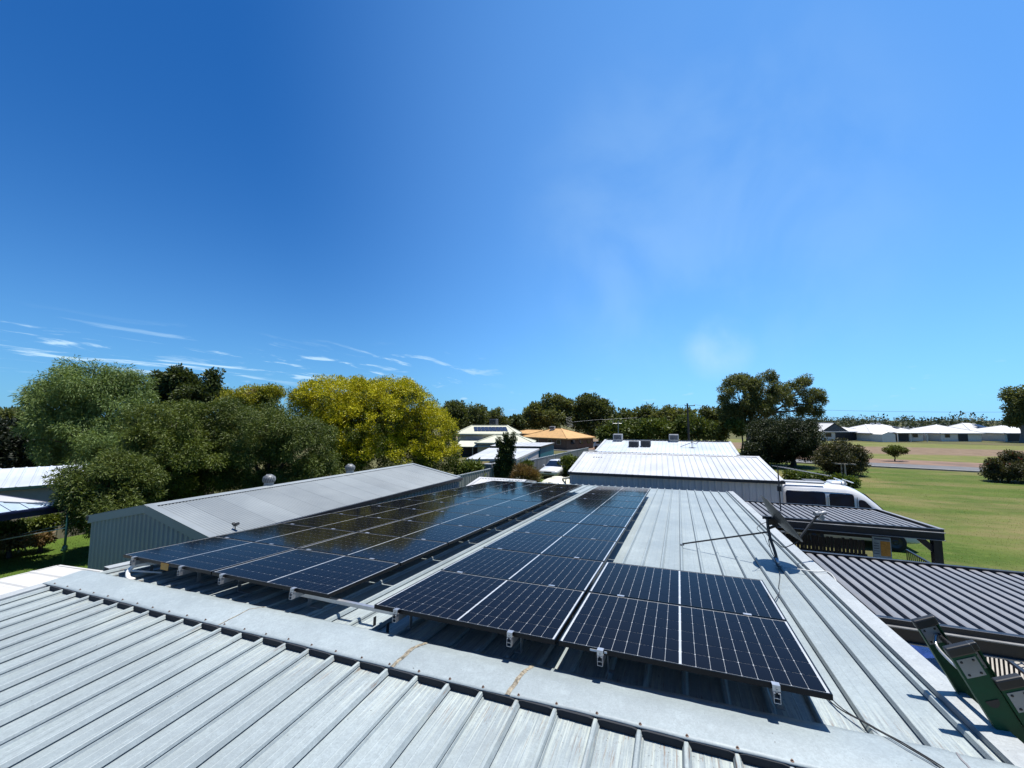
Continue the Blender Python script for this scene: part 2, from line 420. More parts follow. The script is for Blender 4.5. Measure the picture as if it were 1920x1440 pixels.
# leaves
M['lf_willow'] = leafmat('leaf_grey_green', (0.090, 0.150, 0.036), (0.21, 0.285, 0.085), 0.28)
M['lf_dark'] = leafmat('leaf_dark_glossy', (0.032, 0.050, 0.014), (0.075, 0.10, 0.026), 0.25)
M['lf_olive'] = leafmat('leaf_olive', (0.046, 0.078, 0.012), (0.145, 0.180, 0.026), 0.22)
M['lf_olive2'] = leafmat('leaf_olive_grey', (0.041, 0.070, 0.014), (0.128, 0.160, 0.030), 0.22)
M['lf_yellow'] = leafmat('leaf_golden', (0.20, 0.23, 0.010), (0.62, 0.55, 0.012), 0.22)
M['lf_yellow2'] = leafmat('leaf_golden_faded', (0.15, 0.18, 0.014), (0.36, 0.34, 0.02), 0.3, dead=(0.17, 0.12, 0.085))
M['lf_undershade'] = leafmat('leaf_underside_shade', (0.045, 0.075, 0.010), (0.13, 0.15, 0.014), 0.2)  # dark green that carries the shade below the golden crowns
M['lf_black'] = leafmat('leaf_near_black', (0.008, 0.013, 0.006), (0.020, 0.030, 0.012), 0.15)
M['lf_gum'] = leafmat('leaf_gum', (0.062, 0.085, 0.022), (0.17, 0.185, 0.060), 0.35)
M['lf_gum2'] = leafmat('leaf_gum_far', (0.050, 0.070, 0.02), (0.115, 0.135, 0.040), 0.3)
M['lf_green'] = leafmat('leaf_fresh_green', (0.06, 0.10, 0.018), (0.12, 0.17, 0.035), 0.35)
M['lf_fig'] = leafmat('leaf_dense_dark', (0.016, 0.026, 0.010), (0.045, 0.058, 0.018), 0.2)
M['lf_red'] = leafmat('leaf_purplish', (0.035, 0.048, 0.018), (0.095, 0.088, 0.036), 0.25)
M['lf_crimson'] = leafmat('flower_crimson', (0.28, 0.02, 0.03), (0.42, 0.05, 0.05), 0.3)
M['lf_dry'] = leafmat('leaf_dry_rust', (0.16, 0.085, 0.035), (0.26, 0.19, 0.08), 0.3)
M['lf_far'] = leafmat('leaf_far', (0.045, 0.062, 0.036), (0.085, 0.105, 0.060), 0.2)

# ground
def ground_mat(name, g0, g1, tan, amount, bands=0.0):
    g0, g1, tan = scl(g0, 0.64), scl(g1, 0.64), scl(tan, 0.64); t = NT(name)
    fine = t.noise(2.4, 6, 0.7); mid = t.noise(0.22, 5, 0.6); big = t.noise(0.07, 5, 0.6, (1, 2.0, 1)); blade = t.noise(26, 3, 0.7)
    c = t.mix(t.ramp(mid, 0.3, 0.7), g0, g1)
    c = t.mix(t.ramp(big, 0.62 - amount, 0.80 - amount), c, tan)
    c = t.mix(t.math('MULTIPLY', t.ramp(fine, 0.45, 0.7), 0.5), c, scl(g1, 1.35))
    c = t.mix(t.math('MULTIPLY', t.ramp(blade, 0.5, 0.72), 0.45), c, scl(g0, 0.5))
    if bands:
        st = t.noise(1.0, 4, 0.6, (0.05, 0.55, 1), dist=0.8)
        c = t.mix(t.math('MULTIPLY', t.ramp(st, 0.5, 0.66), bands), c, scl(tan, 0.85))
    t.set(Base_Color=c, Roughness=0.95, Specular_IOR_Level=0.1)
    t.bump(t.noise(9, 5, 0.7), 0.6, 0.06)
    return t.m
M['lawn'] = ground_mat('mown_lawn', (0.062, 0.112, 0.016), (0.125, 0.162, 0.034), (0.25, 0.205, 0.09), 0.16, 0.6)
M['lawn_green'] = ground_mat('green_back_lawn', (0.062, 0.115, 0.016), (0.105, 0.165, 0.026), (0.16, 0.17, 0.05), 0.0)
M['paddock_old'] = ground_mat('dry_paddock', (0.13, 0.17, 0.042), (0.21, 0.20, 0.075), (0.245, 0.165, 0.11), 0.14, 0.8)
t = NT('dry_paddock_bands')
g_ = t.pos(); dist = t.math('SUBTRACT', t.math('ADD', t.math('MULTIPLY', g_[0], 0.2443), t.math('MULTIPLY', g_[1], 0.9697)), 55.64)
wob = t.math('MULTIPLY', t.math('SUBTRACT', t.noise(0.06, 5, 0.6, (0.55, 1.5, 1)), 0.5), 22.0); dist = t.math('ADD', dist, wob)
gr = t.mix(t.ramp(t.noise(0.3, 5, 0.65), 0.3, 0.7), (0.095, 0.115, 0.030), (0.150, 0.140, 0.050))
br = t.mix(t.ramp(t.noise(0.5, 5, 0.7), 0.3, 0.7), (0.135, 0.095, 0.066), (0.185, 0.135, 0.090))
c = t.mix(t.ramp(dist, 4.5, 8.5), br, gr); c = t.mix(t.ramp(dist, 20, 25), c, br); c = t.mix(t.ramp(dist, 41, 46), c, gr)
c = t.mix(t.math('MULTIPLY', t.ramp(t.noise(1.8, 6, 0.75), 0.45, 0.7), 0.4), c, (0.075, 0.065, 0.04))
t.set(Base_Color=c, Roughness=0.95, Specular_IOR_Level=0.1); t.bump(t.noise(4, 5, 0.7), 0.6, 0.08)
M['paddock'] = t.m
M['earth'] = ground_mat('far_ground', (0.10, 0.11, 0.045), (0.15, 0.14, 0.06), (0.20, 0.15, 0.09), 0.12)
M['asphalt'] = plain('grey_road', (0.17, 0.17, 0.175), 0.9, var=0.15, scale=0.8)
M['kerb'] = plain('pale_kerb', (0.36, 0.34, 0.31), 0.9)
M['dirt'] = plain('bare_red_dirt', (0.235, 0.145, 0.095), 0.95, var=0.3, scale=0.4)
M['concrete'] = plain('pale_concrete', (0.50, 0.46, 0.40), 0.9, var=0.12, scale=1.5)

# ------------------------------------------------------------------ ground
def flat(name, pts, z, mat):
    return struct(name, MB().poly([(x, y, z) for x, y in pts]), mat)
flat('ground', [(-1500, -300), (1500, -300), (1500, 2500), (-1500, 2500)], 0.0, M['earth'])
flat('lawn', [(9.5, -30), (90, -30), (90, 33.2), (21.18, 51.2), (-7.0, 58.9), (-7.0, 24.5), (9.5, 24.5)], 0.012, M['lawn'])
flat('back_lawn', [(-21.6, -6), (-4.6, -6), (-4.6, 30), (-21.6, 30)], 0.016, M['lawn_green'])
rd = Vector((0.9697, -0.2443)); rn = Vector((0.2443, 0.9697)); rp = Vector((21.18, 52.04))
def rq(a, b): q = rp + rd * a + rn * b; return (q.x, q.y)
flat('paddock', [rq(-90, 5.6), rq(160, 5.6), rq(160, 62), rq(-90, 62)], 0.010, M['paddock'])
flat('road', [rq(-90, 0.35), rq(160, 0.35), rq(160, 5.6), rq(-90, 5.6)], 0.018, M['asphalt'])
struct('kerb', MB().prism([Vector((*rq(-90, 0), 0)), Vector((*rq(160, 0), 0)), Vector((*rq(160, 0.35), 0)), Vector((*rq(-90, 0.35), 0))], (0, 0, 0.12)), M['kerb'])
flat('dirt_verge', [rq(-60, 5.7), rq(4, 5.7), rq(30, 5.7), rq(34, 9), rq(10, 12.5), rq(-60, 12)], 0.016, M['dirt'])
flat('patio_paving', [(4.3, -6), (9.3, -6), (9.3, 14.2), (4.3, 14.2)], 0.030, M['concrete'])

# ------------------------------------------------------------------ main building
PU, PV, PN = Vector((0.99996, 0.00046, 0.0086)), Vector((0.0, 0.99856, -0.05370)), Vector((-0.0086, 0.05370, 0.99852))
PO = Vector((0, 0, 3.30081))
PW, PH, PITCHV = 1.722, 1.134, 1.154
def W(u, v, n=0.0): return PO + PU * u + PV * v + PN * n
PAN = -0.27                     # roof pan below the panel glass
VR = -0.17                      # ridge line
RIDGE0 = W(0, VR, PAN)
NS = Vector((0, -math.cos(R(3.1)), -math.sin(R(3.1)))); NN = PU.cross(-NS).normalized()
def WN(u, d, n=0.0): return RIDGE0 + PU * u + NS * d + NN * n      # near slope
RIBP, RIB0 = 0.268, 2.635
house = thing('house', 'house we stand on with weathered ribbed zinc roof and ridge capping across the front', 'house', (0, 4, 0))
VFAR, DNEAR, UL, UR = 14.25, 6.5, -4.50, 4.44
random.seed(4)

def rib_profile(u0, u1):
    """ribbed sheet between u0 and u1"""
    k0 = math.ceil((u0 - RIB0) / RIBP - 1e-6); pr = [(u0, 0)]
    k = k0
    while RIB0 + k * RIBP < u1 - 0.03:
        c = RIB0 + k * RIBP
        pr += [(c - 0.100, 0), (c - 0.094, 0.0018), (c - 0.088, 0), (c - 0.013, 0), (c - 0.013, 0.012), (c - 0.024, 0.014), (c - 0.014, 0.040), (c - 0.010, 0.042), (c + 0.006, 0.042), (c + 0.009, 0.040)]
        if k % 2: pr += [(c + 0.017, 0.024), (c + 0.010, 0.0225), (c + 0.010, 0.0145), (c + 0.020, 0.0135), (c + 0.028, 0)]
        else: pr += [(c + 0.026, 0.0125), (c + 0.015, 0.0105), (c + 0.015, 0.0)]
        pr += [(c + 0.088, 0), (c + 0.094, 0.0018), (c + 0.100, 0)]
        k += 1
    pr = [q for q in pr if u0 <= q[0] <= u1] + [(u1, 0)]
    out = []
    for q in pr:
        if not out or abs(q[0] - out[-1][0]) + abs(q[1] - out[-1][1]) > 1e-4: out.append(q)
    return out
edges = []
u = RIB0 - 26.5 * RIBP
while u < UR - 0.1:
    edges.append((max(u, UL), min(u + 3 * RIBP, UR))); u += 3 * RIBP
for i, (a, b) in enumerate(edges):
    dz = (i % 2) * 0.0012
    part('roof_sheet', MB().sheet(rib_profile(a, b + 0.004), W(0, VR, PAN + dz), PU, PV * (VFAR - VR), PN), M['galv'], house)
    part('roof_sheet', MB().sheet(rib_profile(a, b + 0.004), WN(0, 0, dz), PU, NS * DNEAR, NN), M['galv'], house)

# ridge capping in lengths, slightly buckled, with foam closures under its front edge
CAPF, CAPB = 0.225, 0.20
def cap_point(u, t):
    """t -1 front edge .. 0 crest .. 1 back edge"""
    sk = 0.022 * (u - 1.0)
    wob = 0.004 * math.sin(u * 2.3) + 0.003 * math.sin(u * 5.1 + 1)
    k = (u - RIB0) / RIBP; sag = 0.5 - 0.5 * math.cos(2 * math.pi * k)
    if t >= 0:
        return W(u, VR + (CAPB + sk + wob) * t, PAN + 0.074 - 0.026 * t - 0.004 * sag * t)
    return WN(u, (CAPF - sk + wob) * (-t), 0.074 + 0.018 * t + 0.002 * sag * (max(-t - 0.55, 0) / 0.45))
caps = [(UL, -1.40), (-1.40, 0.56), (0.56, 1.52), (1.52, 4.03), (4.03, UR + 0.06)]
for i, (a, b) in enumerate(caps):
    n = max(int((b - a) / 0.045), 2); mb = MB(); ts = [-1.0, -0.85, -0.7, -0.35, 0, 0.35, 0.8, 1.0]; vv = []
    for k in range(n + 1):
        uu = a + (b - a) * k / n
        vv += [cap_point(uu, q) + PN * (0.002 * (i % 2)) for q in ts]
        vv.append(cap_point(uu, 1.0) - PN * 0.012)
        vv.append(cap_point(uu, -1.0) - NN * 0.006)
    m = len(ts); w_ = m + 2; ff = []
    for k in range(n):
        for j in range(m - 1): ff.append((k * w_ + j, (k + 1) * w_ + j, (k + 1) * w_ + j + 1, k * w_ + j + 1))
        ff.append((k * w_ + m - 1, (k + 1) * w_ + m - 1, (k + 1) * w_ + m, k * w_ + m))
        ff.append((k * w_, k * w_ + m + 1, (k + 1) * w_ + m + 1, (k + 1) * w_))
    mb.add(vv, ff)
    cap = part('ridge_cap', mb, M['galv_cap'], house, smooth=True)
    if b < UR:
        s = MB(); bw = 0.006 if i in (0, 3) else 0.017; m = 26; vv = []
        for k in range(m + 1):
            q = -1 + 2 * k / m; jit = 0.003 * math.sin(k * 0.9 + i) + 0.03 * q
            wd = bw * (0.88 + 0.24 * random.random())
            vv += [cap_point(b + jit - wd, q) + PN * 0.0035, cap_point(b + jit, q) + PN * 0.006, cap_point(b + jit + wd, q) + PN * 0.0035]
        ff = []
        for k in range(m): ff += [(3 * k, 3 * k + 1, 3 * k + 4, 3 * k + 3), (3 * k + 1, 3 * k + 2, 3 * k + 5, 3 * k + 4)]
        s.add(vv, ff)
        part('joint_sealant', s, M['sealant'] if i in (0, 1, 2) else M['sealant_grey'], cap, smooth=True)
for k in range(-26, 7):
    c = RIB0 + k * RIBP
    sk = 0.022 * (c + RIBP / 2 - 1.0)
    if c + 0.25 < UR:                                    # closure block between two ribs
        j = random.uniform(-0.004, 0.004)
        mb = MB(); y0 = CAPF - sk + 0.013 + j
        pr = [(c + 0.014, 0.044), (c + 0.045, 0.050), (c + RIBP - 0.045, 0.050), (c + RIBP - 0.014, 0.044), (c + RIBP - 0.022, 0.0), (c + 0.022, 0.0)]
        mb.prism([WN(x, y0, h + 0.001) for x, h in pr], -NS * 0.05)
        part('closure_strip', mb, M['foam'], house)
    for t_ in (-0.9, 0.9):
        q = cap_point(c + 0.004, t_); nn = NN if t_ < 0 else PN
        sc = MB().lathe([(0, 0.011), (0.005, 0.011), (0.0055, 0.004), (0.010, 0.003), (0.011, 0)], q, 8, nn)
        if t_ < 0: part('roof_screw', sc, M['galv_screw'], house)

# barge cappings on both verges
for (u0, s) in ((UR, 1), (UL, -1)):
    w0 = 0.135 if s > 0 else 0.09
    for side, length in ((0, VFAR - 0.06), (1, DNEAR)):
        f = (lambda u_, l, h: W(u_, 0.06 + l, PAN + h)) if side == 0 else (lambda u_, l, h: WN(u_, 0.24 + l, h))
        mb = MB(); n = 40; vv = []
        for k in range(n + 1):
            l = length * k / n; b = 0.003 * math.sin(l * 2.1)
            for (du, h) in ((-w0, 0.006), (-w0, 0.045), (0.03, 0.053 + b), (0.034, -0.12)): vv.append(f(u0 + s * du, l, h))
        mb.add(vv, [(k * 4 + j, k * 4 + j + 1, k * 4 + j + 5, k * 4 + j + 4) for k in range(n) for j in range(3)])
        part('barge_cap', mb, M['galv_barge'], house)
far = MB().bar(W(UL, VFAR + 0.05, PAN - 0.05), W(UR, VFAR + 0.05, PAN - 0.05), 0.11, 0.10)
part('gutter', far, M['gutter_dark'], house)
# walls under the roof
def wall_poly(mb, u, z0=0.0): pass
for u_ in (UL + 0.15, UR - 0.12):
    a, b, c = W(u_, VFAR - 0.2, PAN - 0.06), W(u_, VR, PAN - 0.06), WN(u_, DNEAR - 0.3, -0.06)
    mb = MB().prism([Vector((a.x, a.y, 0)), a, b, c, Vector((c.x, c.y, 0))], (0.1 if u_ < 0 else -0.1, 0, 0))
    part('side_wall', mb, M['wall_brick'], house)
a, b = W(UL + 0.3, VFAR - 0.2, PAN - 0.06), W(UR - 0.3, VFAR - 0.2, PAN - 0.06)
part('rear_wall', MB().prism([Vector((a.x, a.y, 0)), Vector((b.x, b.y, 0)), b, a], (0, -0.1, 0)), M['wall_brick'], house)

# ------------------------------------------------------------------ solar panels
LIP, MARX, MARY, MID = 0.010, 0.015, 0.007, 0.015
px_ = (PW / 2 - LIP - MARX - MID / 2) / 9; py_ = (PH - 2 * LIP - 2 * MARY) / 6
def cell_pts(cx_, cy_, z):
    a, b, c = px_ / 2 - 0.0010, py_ / 2 - 0.0012, 0.0050
    return [(cx_ - a + c, cy_ - b, z), (cx_ + a - c, cy_ - b, z), (cx_ + a, cy_ - b + c, z), (cx_ + a, cy_ + b - c, z), (cx_ + a - c, cy_ + b, z), (cx_ - a + c, cy_ + b, z), (cx_ - a, cy_ + b - c, z), (cx_ - a, cy_ - b + c, z)]
centres = []
for i in range(18):
    x = LIP + MARX + px_ * (i + 0.5) + (MID if i >= 9 else 0)
    for j in range(6): centres.append((x, LIP + MARY + py_ * (j + 0.5)))
fm = MB()
for (lo, hi) in (((0, 0, -0.035), (PW, LIP, 0)), ((0, PH - LIP, -0.035), (PW, PH, 0)), ((0, LIP, -0.035), (LIP, PH - LIP, 0)), ((PW - LIP, LIP, -0.035), (PW, PH - LIP, 0))): fm.box(lo, hi)
me_frame = fm.mesh('panel_frame')
me_back = MB().box((LIP, LIP, -0.008), (PW - LIP, PH - LIP, -0.0030)).mesh('panel_backsheet')
me_cell = MB().poly(cell_pts(0, 0, 0)).mesh('cell')
cm = MB()
for c in centres: cm.poly(cell_pts(c[0], c[1], -0.0022))
me_cells = cm.mesh('cells')
for me, k in ((me_frame, 'frame'), (me_back, 'backsheet'), (me_cell, 'cell'), (me_cells, 'cell')): me.materials.append(M[k])
PROT = Matrix((PU, PV, PN)).transposed().to_euler()

def solar_panel(u, v, label, group, detailed):
    r = thing('solar_panel', label, 'solar panel', W(u, v), group); r.rotation_euler = (PROT.x + random.uniform(-0.0016, 0.0016), PROT.y + random.uniform(-0.0012, 0.0012), PROT.z)
    lpart('frame', me_frame, None, r); lpart('backsheet', me_back, None, r)
    if detailed:
        for c in centres:
            o = lpart('cell', me_cell, None, r); o.location = (c[0], c[1], -0.0022)
    else:
        o = lpart('cells', me_cells, None, r); o['kind'] = 'stuff'
    return r
ORD = ['first', 'second', 'third', 'fourth', 'fifth', 'sixth', 'seventh', 'eighth', 'ninth', 'tenth']
UL0, VL0 = -0.5814, 0.0188
for i in range(10):
    near = 'closest to the ridge cap' if i == 0 else ('farthest from the ridge cap' if i == 9 else ORD[i] + ' row from the ridge cap')
    solar_panel(0, i * PITCHV, f'solar panel in the single middle column, {near}', 'panels of the middle column', i < 2)
    for c, nm in ((0, 'inner right half'), (1, 'outer left half')):
        u0 = UL0 - PW - c * (PW + 0.02)
        solar_panel(u0, VL0 + i * PITCHV, f'solar panel, {nm} of left array, {near}', 'panels of the left array', i < 1)
UE = PW + 0.029
solar_panel(UE, 0, 'front solar panel of the right-hand pair, its corner over the bare roof', 'right-hand pair of panels', True)
solar_panel(UE, PITCHV, 'rear solar panel of the right-hand pair beside bare roof ribs', 'right-hand pair of panels', True)

# stickers on the frame edges
def sticker(name, label, u, v, w, h, mat):
    o = part(name, MB().box((0, -0.0025, -h), (w, 0, 0)), mat, None); o.location = W(u, v, -0.010); o.rotation_euler = PROT
    return tag(o, label, 'label')
sticker('warning_label', 'small orange warning label on the front frame edge of the left array', UL0 - 2 * PW + 0.78, VL0 - 0.0005, 0.15, 0.075, M['label_orange'])
sticker('barcode_label', 'long white sticker on the front frame of the right-hand panel', UE + 0.24, -0.0005, 0.085, 0.014, M['label_white'])
sticker('barcode_label', 'tiny square white sticker beside the long one on the panel frame', UE + 0.345, -0.0005, 0.02, 0.014, M['label_white'])

# mounting rails with clamps and feet
def rail(u, v0, rows, label):
    v1 = v0 + rows * PITCHV
    r = thing('mounting_rail', label, 'rail', W(u, v0, PAN), 'aluminium rails under the panels')
    mb = MB(); h0, h1 = -0.095, -0.036
    pr = [(-0.019, h0), (0.019, h0), (0.019, h1), (0.008, h1), (0.008, h1 - 0.012), (-0.008, h1 - 0.012), (-0.008, h1), (-0.019, h1)]
    # open section: walls and a mid web
    for (x0, y0, x1, y1) in ((-0.019, h0, -0.0165, h1), (0.0165, h0, 0.019, h1), (-0.0165, h0, 0.0165, h0 + 0.003), (-0.0165, h0 + 0.027, 0.0165, h0 + 0.030), (-0.0165, h1 - 0.003, -0.006, h1), (0.006, h1 - 0.003, 0.0165, h1)):
        mb.prism([W(u + x0, v0 - 0.045, y0), W(u + x1, v0 - 0.045, y0), W(u + x1, v0 - 0.045, y1), W(u + x0, v0 - 0.045, y1)], PV * (v1 - v0 + 0.07))
    part('rail_body', mb, M['alu'], r)
    e = MB()
    e.prism([W(u - 0.022, v0 - 0.036, h1), W(u + 0.022, v0 - 0.036, h1), W(u + 0.022, v0 - 0.036, 0.002), W(u - 0.022, v0 - 0.036, 0.002)], PV * 0.010)
    e.prism([W(u - 0.022, v0 - 0.036, h1), W(u + 0.022, v0 - 0.036, h1), W(u + 0.022, v0 - 0.036, h1 + 0.008), W(u - 0.022, v0 - 0.036, h1 + 0.008)], PV * 0.030)
    e.prism([W(u - 0.022, v0 - 0.036, 0.002), W(u + 0.022, v0 - 0.036, 0.002), W(u + 0.022, v0 - 0.036, 0.006), W(u - 0.022, v0 - 0.036, 0.006)], PV * 0.044)
    cl_ = part('end_clamp', e, M['alu'], r)
    part('bolt', MB().lathe([(0, 0.008), (0.0065, 0.008), (0.0065, 0)], W(u, v0 - 0.036, -0.014), 6, -PV), M['alu_dull'], cl_)
    for k in range(1, rows):
        v = v0 + k * PITCHV - 0.010
        m = MB()
        m.prism([W(u - 0.033, v - 0.017, 0.0008), W(u + 0.033, v - 0.017, 0.0008), W(u + 0.033, v + 0.017, 0.0008), W(u - 0.033, v + 0.017, 0.0008)], PN * 0.005)
        m.prism([W(u - 0.033, v - 0.007, -0.036), W(u + 0.033, v - 0.007, -0.036), W(u + 0.033, v + 0.007, -0.036), W(u - 0.033, v + 0.007, -0.036)], PN * 0.036)
        part('mid_clamp', m, M['alu'], r)
    v = v0 + 0.16
    kk = round((u + 0.05 - RIB0) / RIBP); ur = RIB0 + kk * RIBP
    while v < v1:
        m = MB()
        m.prism([W(u + 0.021, v, PAN + 0.041), W(u + 0.025, v, PAN + 0.041), W(u + 0.025, v, -0.05), W(u + 0.021, v, -0.05)], PV * 0.04)
        x0, x1 = sorted((u + 0.021, ur + 0.03)) if abs(ur - u) < 0.2 else (u + 0.021, u + 0.09)
        m.prism([W(x0, v, PAN + 0.041), W(max(x1, x0 + 0.05), v, PAN + 0.041), W(max(x1, x0 + 0.05), v, PAN + 0.046), W(x0, v, PAN + 0.046)], PV * 0.04)
        part('roof_foot', m, M['alu_dull'], r); v += 1.35
    return r
rail(0.26, 0, 10, 'left rail of the middle panel column, clamp shining at its front end')
rail(1.36, 0, 10, 'right rail of the middle panel column with front end clamp')
rail(UE + 0.32, 0, 2, 'left rail of the right-hand panel pair with silver end clamp')
rail(UE + 1.42, 0, 2, 'right rail of the right-hand panel pair nearest the bare roof')
L1, L2 = UL0 - PW, UL0 - 2 * PW - 0.02
rail(L2 + 0.27, VL0, 10, 'outermost left rail under the left array beside the white conduit')
rail(L2 + 1.22, VL0, 10, 'second rail from the left under the left array near the orange label')
rail(L1 + 0.20, VL0, 10, 'third rail from the left under the left array')
rail(L1 + 1.28, VL0, 10, 'innermost rail under the left array, its open end facing the ridge')
# cross rail bridging the two arrays
o = part('bridging_rail', MB().bar(W(UL0 - 0.62, 0.17, -0.115), W(0.10, 0.17, -0.115), 0.035, 0.035), M['alu'], None)
tag(o, 'loose silver rail bridging the gap between left and middle panels', 'rail')
# stray roof brackets in the aisle between arrays
for i, (u_, v_) in enumerate(((-0.10, 0.12), (0.10, 0.06), (-0.30, 1.05), (-0.30, 2.2), (-0.30, 3.35), (-0.30, 4.5))):
    mb = MB().prism([W(u_, v_, PAN), W(u_ + 0.07, v_, PAN), W(u_ + 0.07, v_, PAN + 0.006), W(u_ + 0.006, v_, PAN + 0.006), W(u_ + 0.006, v_, PAN + 0.10), W(u_, v_, PAN + 0.10)], PV * 0.035)
    o = part('roof_bracket', mb, M['darkgrey'], None)
    tag(o, ['left one of two dark angle brackets behind the ridge cap', 'right one of two dark angle brackets behind the ridge cap', 'angle bracket in the aisle, nearest the ridge beside the left array', 'second angle bracket along the aisle beside the left array', 'third angle bracket along the aisle beside the left array', 'fourth angle bracket along the aisle beside the left array'][i], 'bracket', 'angle brackets on the roof')

# ------------------------------------------------------------------ conduit and cables on the roof
def cable(name, pts, r, mat, label, cat='cable', n=6):
    o = part(name, MB().tube(pts, r, n), mat, None, smooth=True); return tag(o, label, cat)
def arc(pts, n=8):
    """smooth curve through points"""
    P = [Vector(p) for p in pts]; out = []
    for i in range(len(P) - 1):
        p0, p1, p2, p3 = P[max(i - 1, 0)], P[i], P[i + 1], P[min(i + 2, len(P) - 1)]
        for k in range(n):
            t_ = k / n
            out.append(0.5 * ((2 * p1) + (p2 - p0) * t_ + (2 * p0 - 5 * p1 + 4 * p2 - p3) * t_ ** 2 + (3 * p1 - p0 - 3 * p2 + p3) * t_ ** 3))
    return out + [P[-1]]
UO = UL0 - 2 * PW - 0.02
cable('conduit', arc([W(UO + 0.36, 0.62, -0.14), W(UO + 0.30, 0.22, -0.12), W(UO + 0.24, 0.06, -0.11), W(UO + 0.24, -0.02, -0.16), W(UO + 0.29, -0.04, -0.23), W(UO + 0.37, -0.02, PAN + 0.02)]), 0.024, M['white_pvc'], 'white bent conduit entering the roof under the left array', 'conduit', 10)
cable('conduit', [W(UO + 0.02, 0.05, PAN + 0.07), W(UO + 0.55, 0.18, PAN + 0.07)], 0.012, M['white_pvc'], 'straight white tube lying under the left array corner', 'conduit')
cable('dc_cable', arc([W(3.50, 2.25, PAN + 0.01), W(3.53, 1.2, PAN + 0.01), W(3.56, 0.5, PAN + 0.012), W(3.68, 0.2, PAN + 0.05), W(3.78, 0.02, PAN + 0.075), W(3.90, -0.2, PAN + 0.085), W(3.94, -0.5, PAN + 0.06), W(3.96, -0.9, PAN + 0.01)]), 0.0042, M['wire'], 'black cable along the right-hand panels and over the ridge cap')
cable('dc_cable', arc([W(3.52, 1.2, PAN + 0.02), W(3.58, 0.45, PAN + 0.03), W(3.71, 0.18, PAN + 0.05), W(3.81, 0.0, PAN + 0.078), W(3.93, -0.22, PAN + 0.085), W(3.98, -0.5, PAN + 0.06), W(4.0, -0.9, PAN + 0.01)]), 0.0036, M['wire'], 'thinner black cable beside the first on the ridge cap')

# ------------------------------------------------------------------ satellite dish
dish = thing('satellite_dish', 'grey satellite dish on a bent mast bolted to the bare roof', 'satellite dish', W(3.936, 4.0, PAN))
mt = W(3.86, 4.10, 0.41)
part('mast', MB().tube(arc([W(3.936, 4.0, PAN + 0.03), W(3.915, 4.03, -0.06), W(3.875, 4.08, 0.12), mt - PN * 0.12, mt], 5), 0.021, 10), M['darkgrey'], dish, smooth=True)
part('mast_collar', MB().tube([W(3.936, 4.0, PAN + 0.02), W(3.925, 4.015, -0.13)], 0.026, 10), M['alu'], dish, smooth=True)
part('mount_plate', MB().prism([W(3.88, 3.96, PAN + 0.041), W(3.99, 3.96, PAN + 0.041), W(3.99, 4.06, PAN + 0.041), W(3.88, 4.06, PAN + 0.041)], PN * 0.006), M['alu_dull'], dish)
dc = Vector((4.015, 4.16, 3.515)); dn = (RT * 0.77 + UP * 0.63 - FW * 0.20).normalized()
dr = 0.385
prof = [(dr * k / 10, 0.085 * (k / 10) ** 2) for k in range(11)]
prof += [(dr + 0.008, 0.086), (dr + 0.008, 0.078)] + [(dr * k / 10, 0.085 * (k / 10) ** 2 - 0.006) for k in range(10, -1, -1)]
part('reflector', MB().lathe(prof, dc - dn * 0.05, 36, dn), M['darkgrey'], dish, smooth=True)
part('bracket', MB().bar(mt - PN * 0.05, dc - dn * 0.05, 0.07, 0.09).bar(mt - PN * 0.15, dc - dn * 0.045 - PN * 0.07, 0.03, 0.03).tube([mt - RT * 0.07, mt + RT * 0.05], 0.014, 8), M['black'], dish)
dd = (UP - dn * UP.dot(dn)).normalized()
foot = dc - dd * dr * 0.98 + dn * 0.03
lnb = at(1533, 966, 6.25)
part('feed_arm', MB().bar(foot, lnb, 0.018, 0.028), M['black'], dish)
part('lnb', MB().lathe([(0, 0.05), (0.034, 0.05), (0.036, 0), (0.022, -0.02), (0.022, -0.07), (0.03, -0.09), (0.03, -0.13), (0, -0.13)], lnb + UP * 0.025, 12, (dc - lnb)).bar(lnb + RT * 0.02, lnb + RT * 0.075 - UP * 0.055, 0.06, 0.075), M['alu_dull'], dish, smooth=False)
part('strut', MB().tube([mt - PN * 0.20, W(2.66, 4.66, -0.20)], 0.0125, 8), M['black'], dish)
part('strut_foot', MB().lathe([(0.0, 0.02), (0.035, 0.02), (0.035, 0), (0, 0)], W(2.65, 4.665, -0.225), 10, PN), M['alu_dull'], dish)
part('coax_loop', MB().tube(arc([lnb - UP * 0.02, at(1515, 985, 6.2), foot + RT * 0.02, at(1483, 1022, 6.0), at(1468, 1026, 5.95), at(1455, 1016, 5.95), mt - PN * 0.3, at(1445, 1030, 5.9), at(1452, 1045, 5.9), W(3.93, 4.0, PAN + 0.02)], 6), 0.006, 6), M['wire'], dish, smooth=True)
part('coax_tail', MB().tube(arc([mt - PN * 0.05, at(1424, 985, 5.9), at(1420, 992, 5.9), at(1432, 1003, 5.9), at(1437, 1015, 5.9), mt - PN * 0.42], 6), 0.004, 6), M['wire'], dish, smooth=True)
cable('coax_cable', arc([W(3.94, 4.0, PAN + 0.02), W(4.10, 3.84, PAN + 0.055), W(4.32, 3.78, PAN + 0.06), W(4.46, 3.78, PAN + 0.075), W(4.52, 3.7, PAN + 0.02), W(4.56, 3.5, -0.45)]), 0.008, M['wire_light'], 'pale cable running from the dish base over the roof edge')
cable('coax_cable', arc([W(3.93, 4.0, PAN + 0.03), W(3.87, 3.55, PAN + 0.02), W(3.75, 3.0, PAN + 0.02), W(3.70, 2.7, PAN + 0.04), W(3.55, 2.25, PAN + 0.05)]), 0.005, M['wire'], 'thin black cable from the dish base to the right-hand panels')

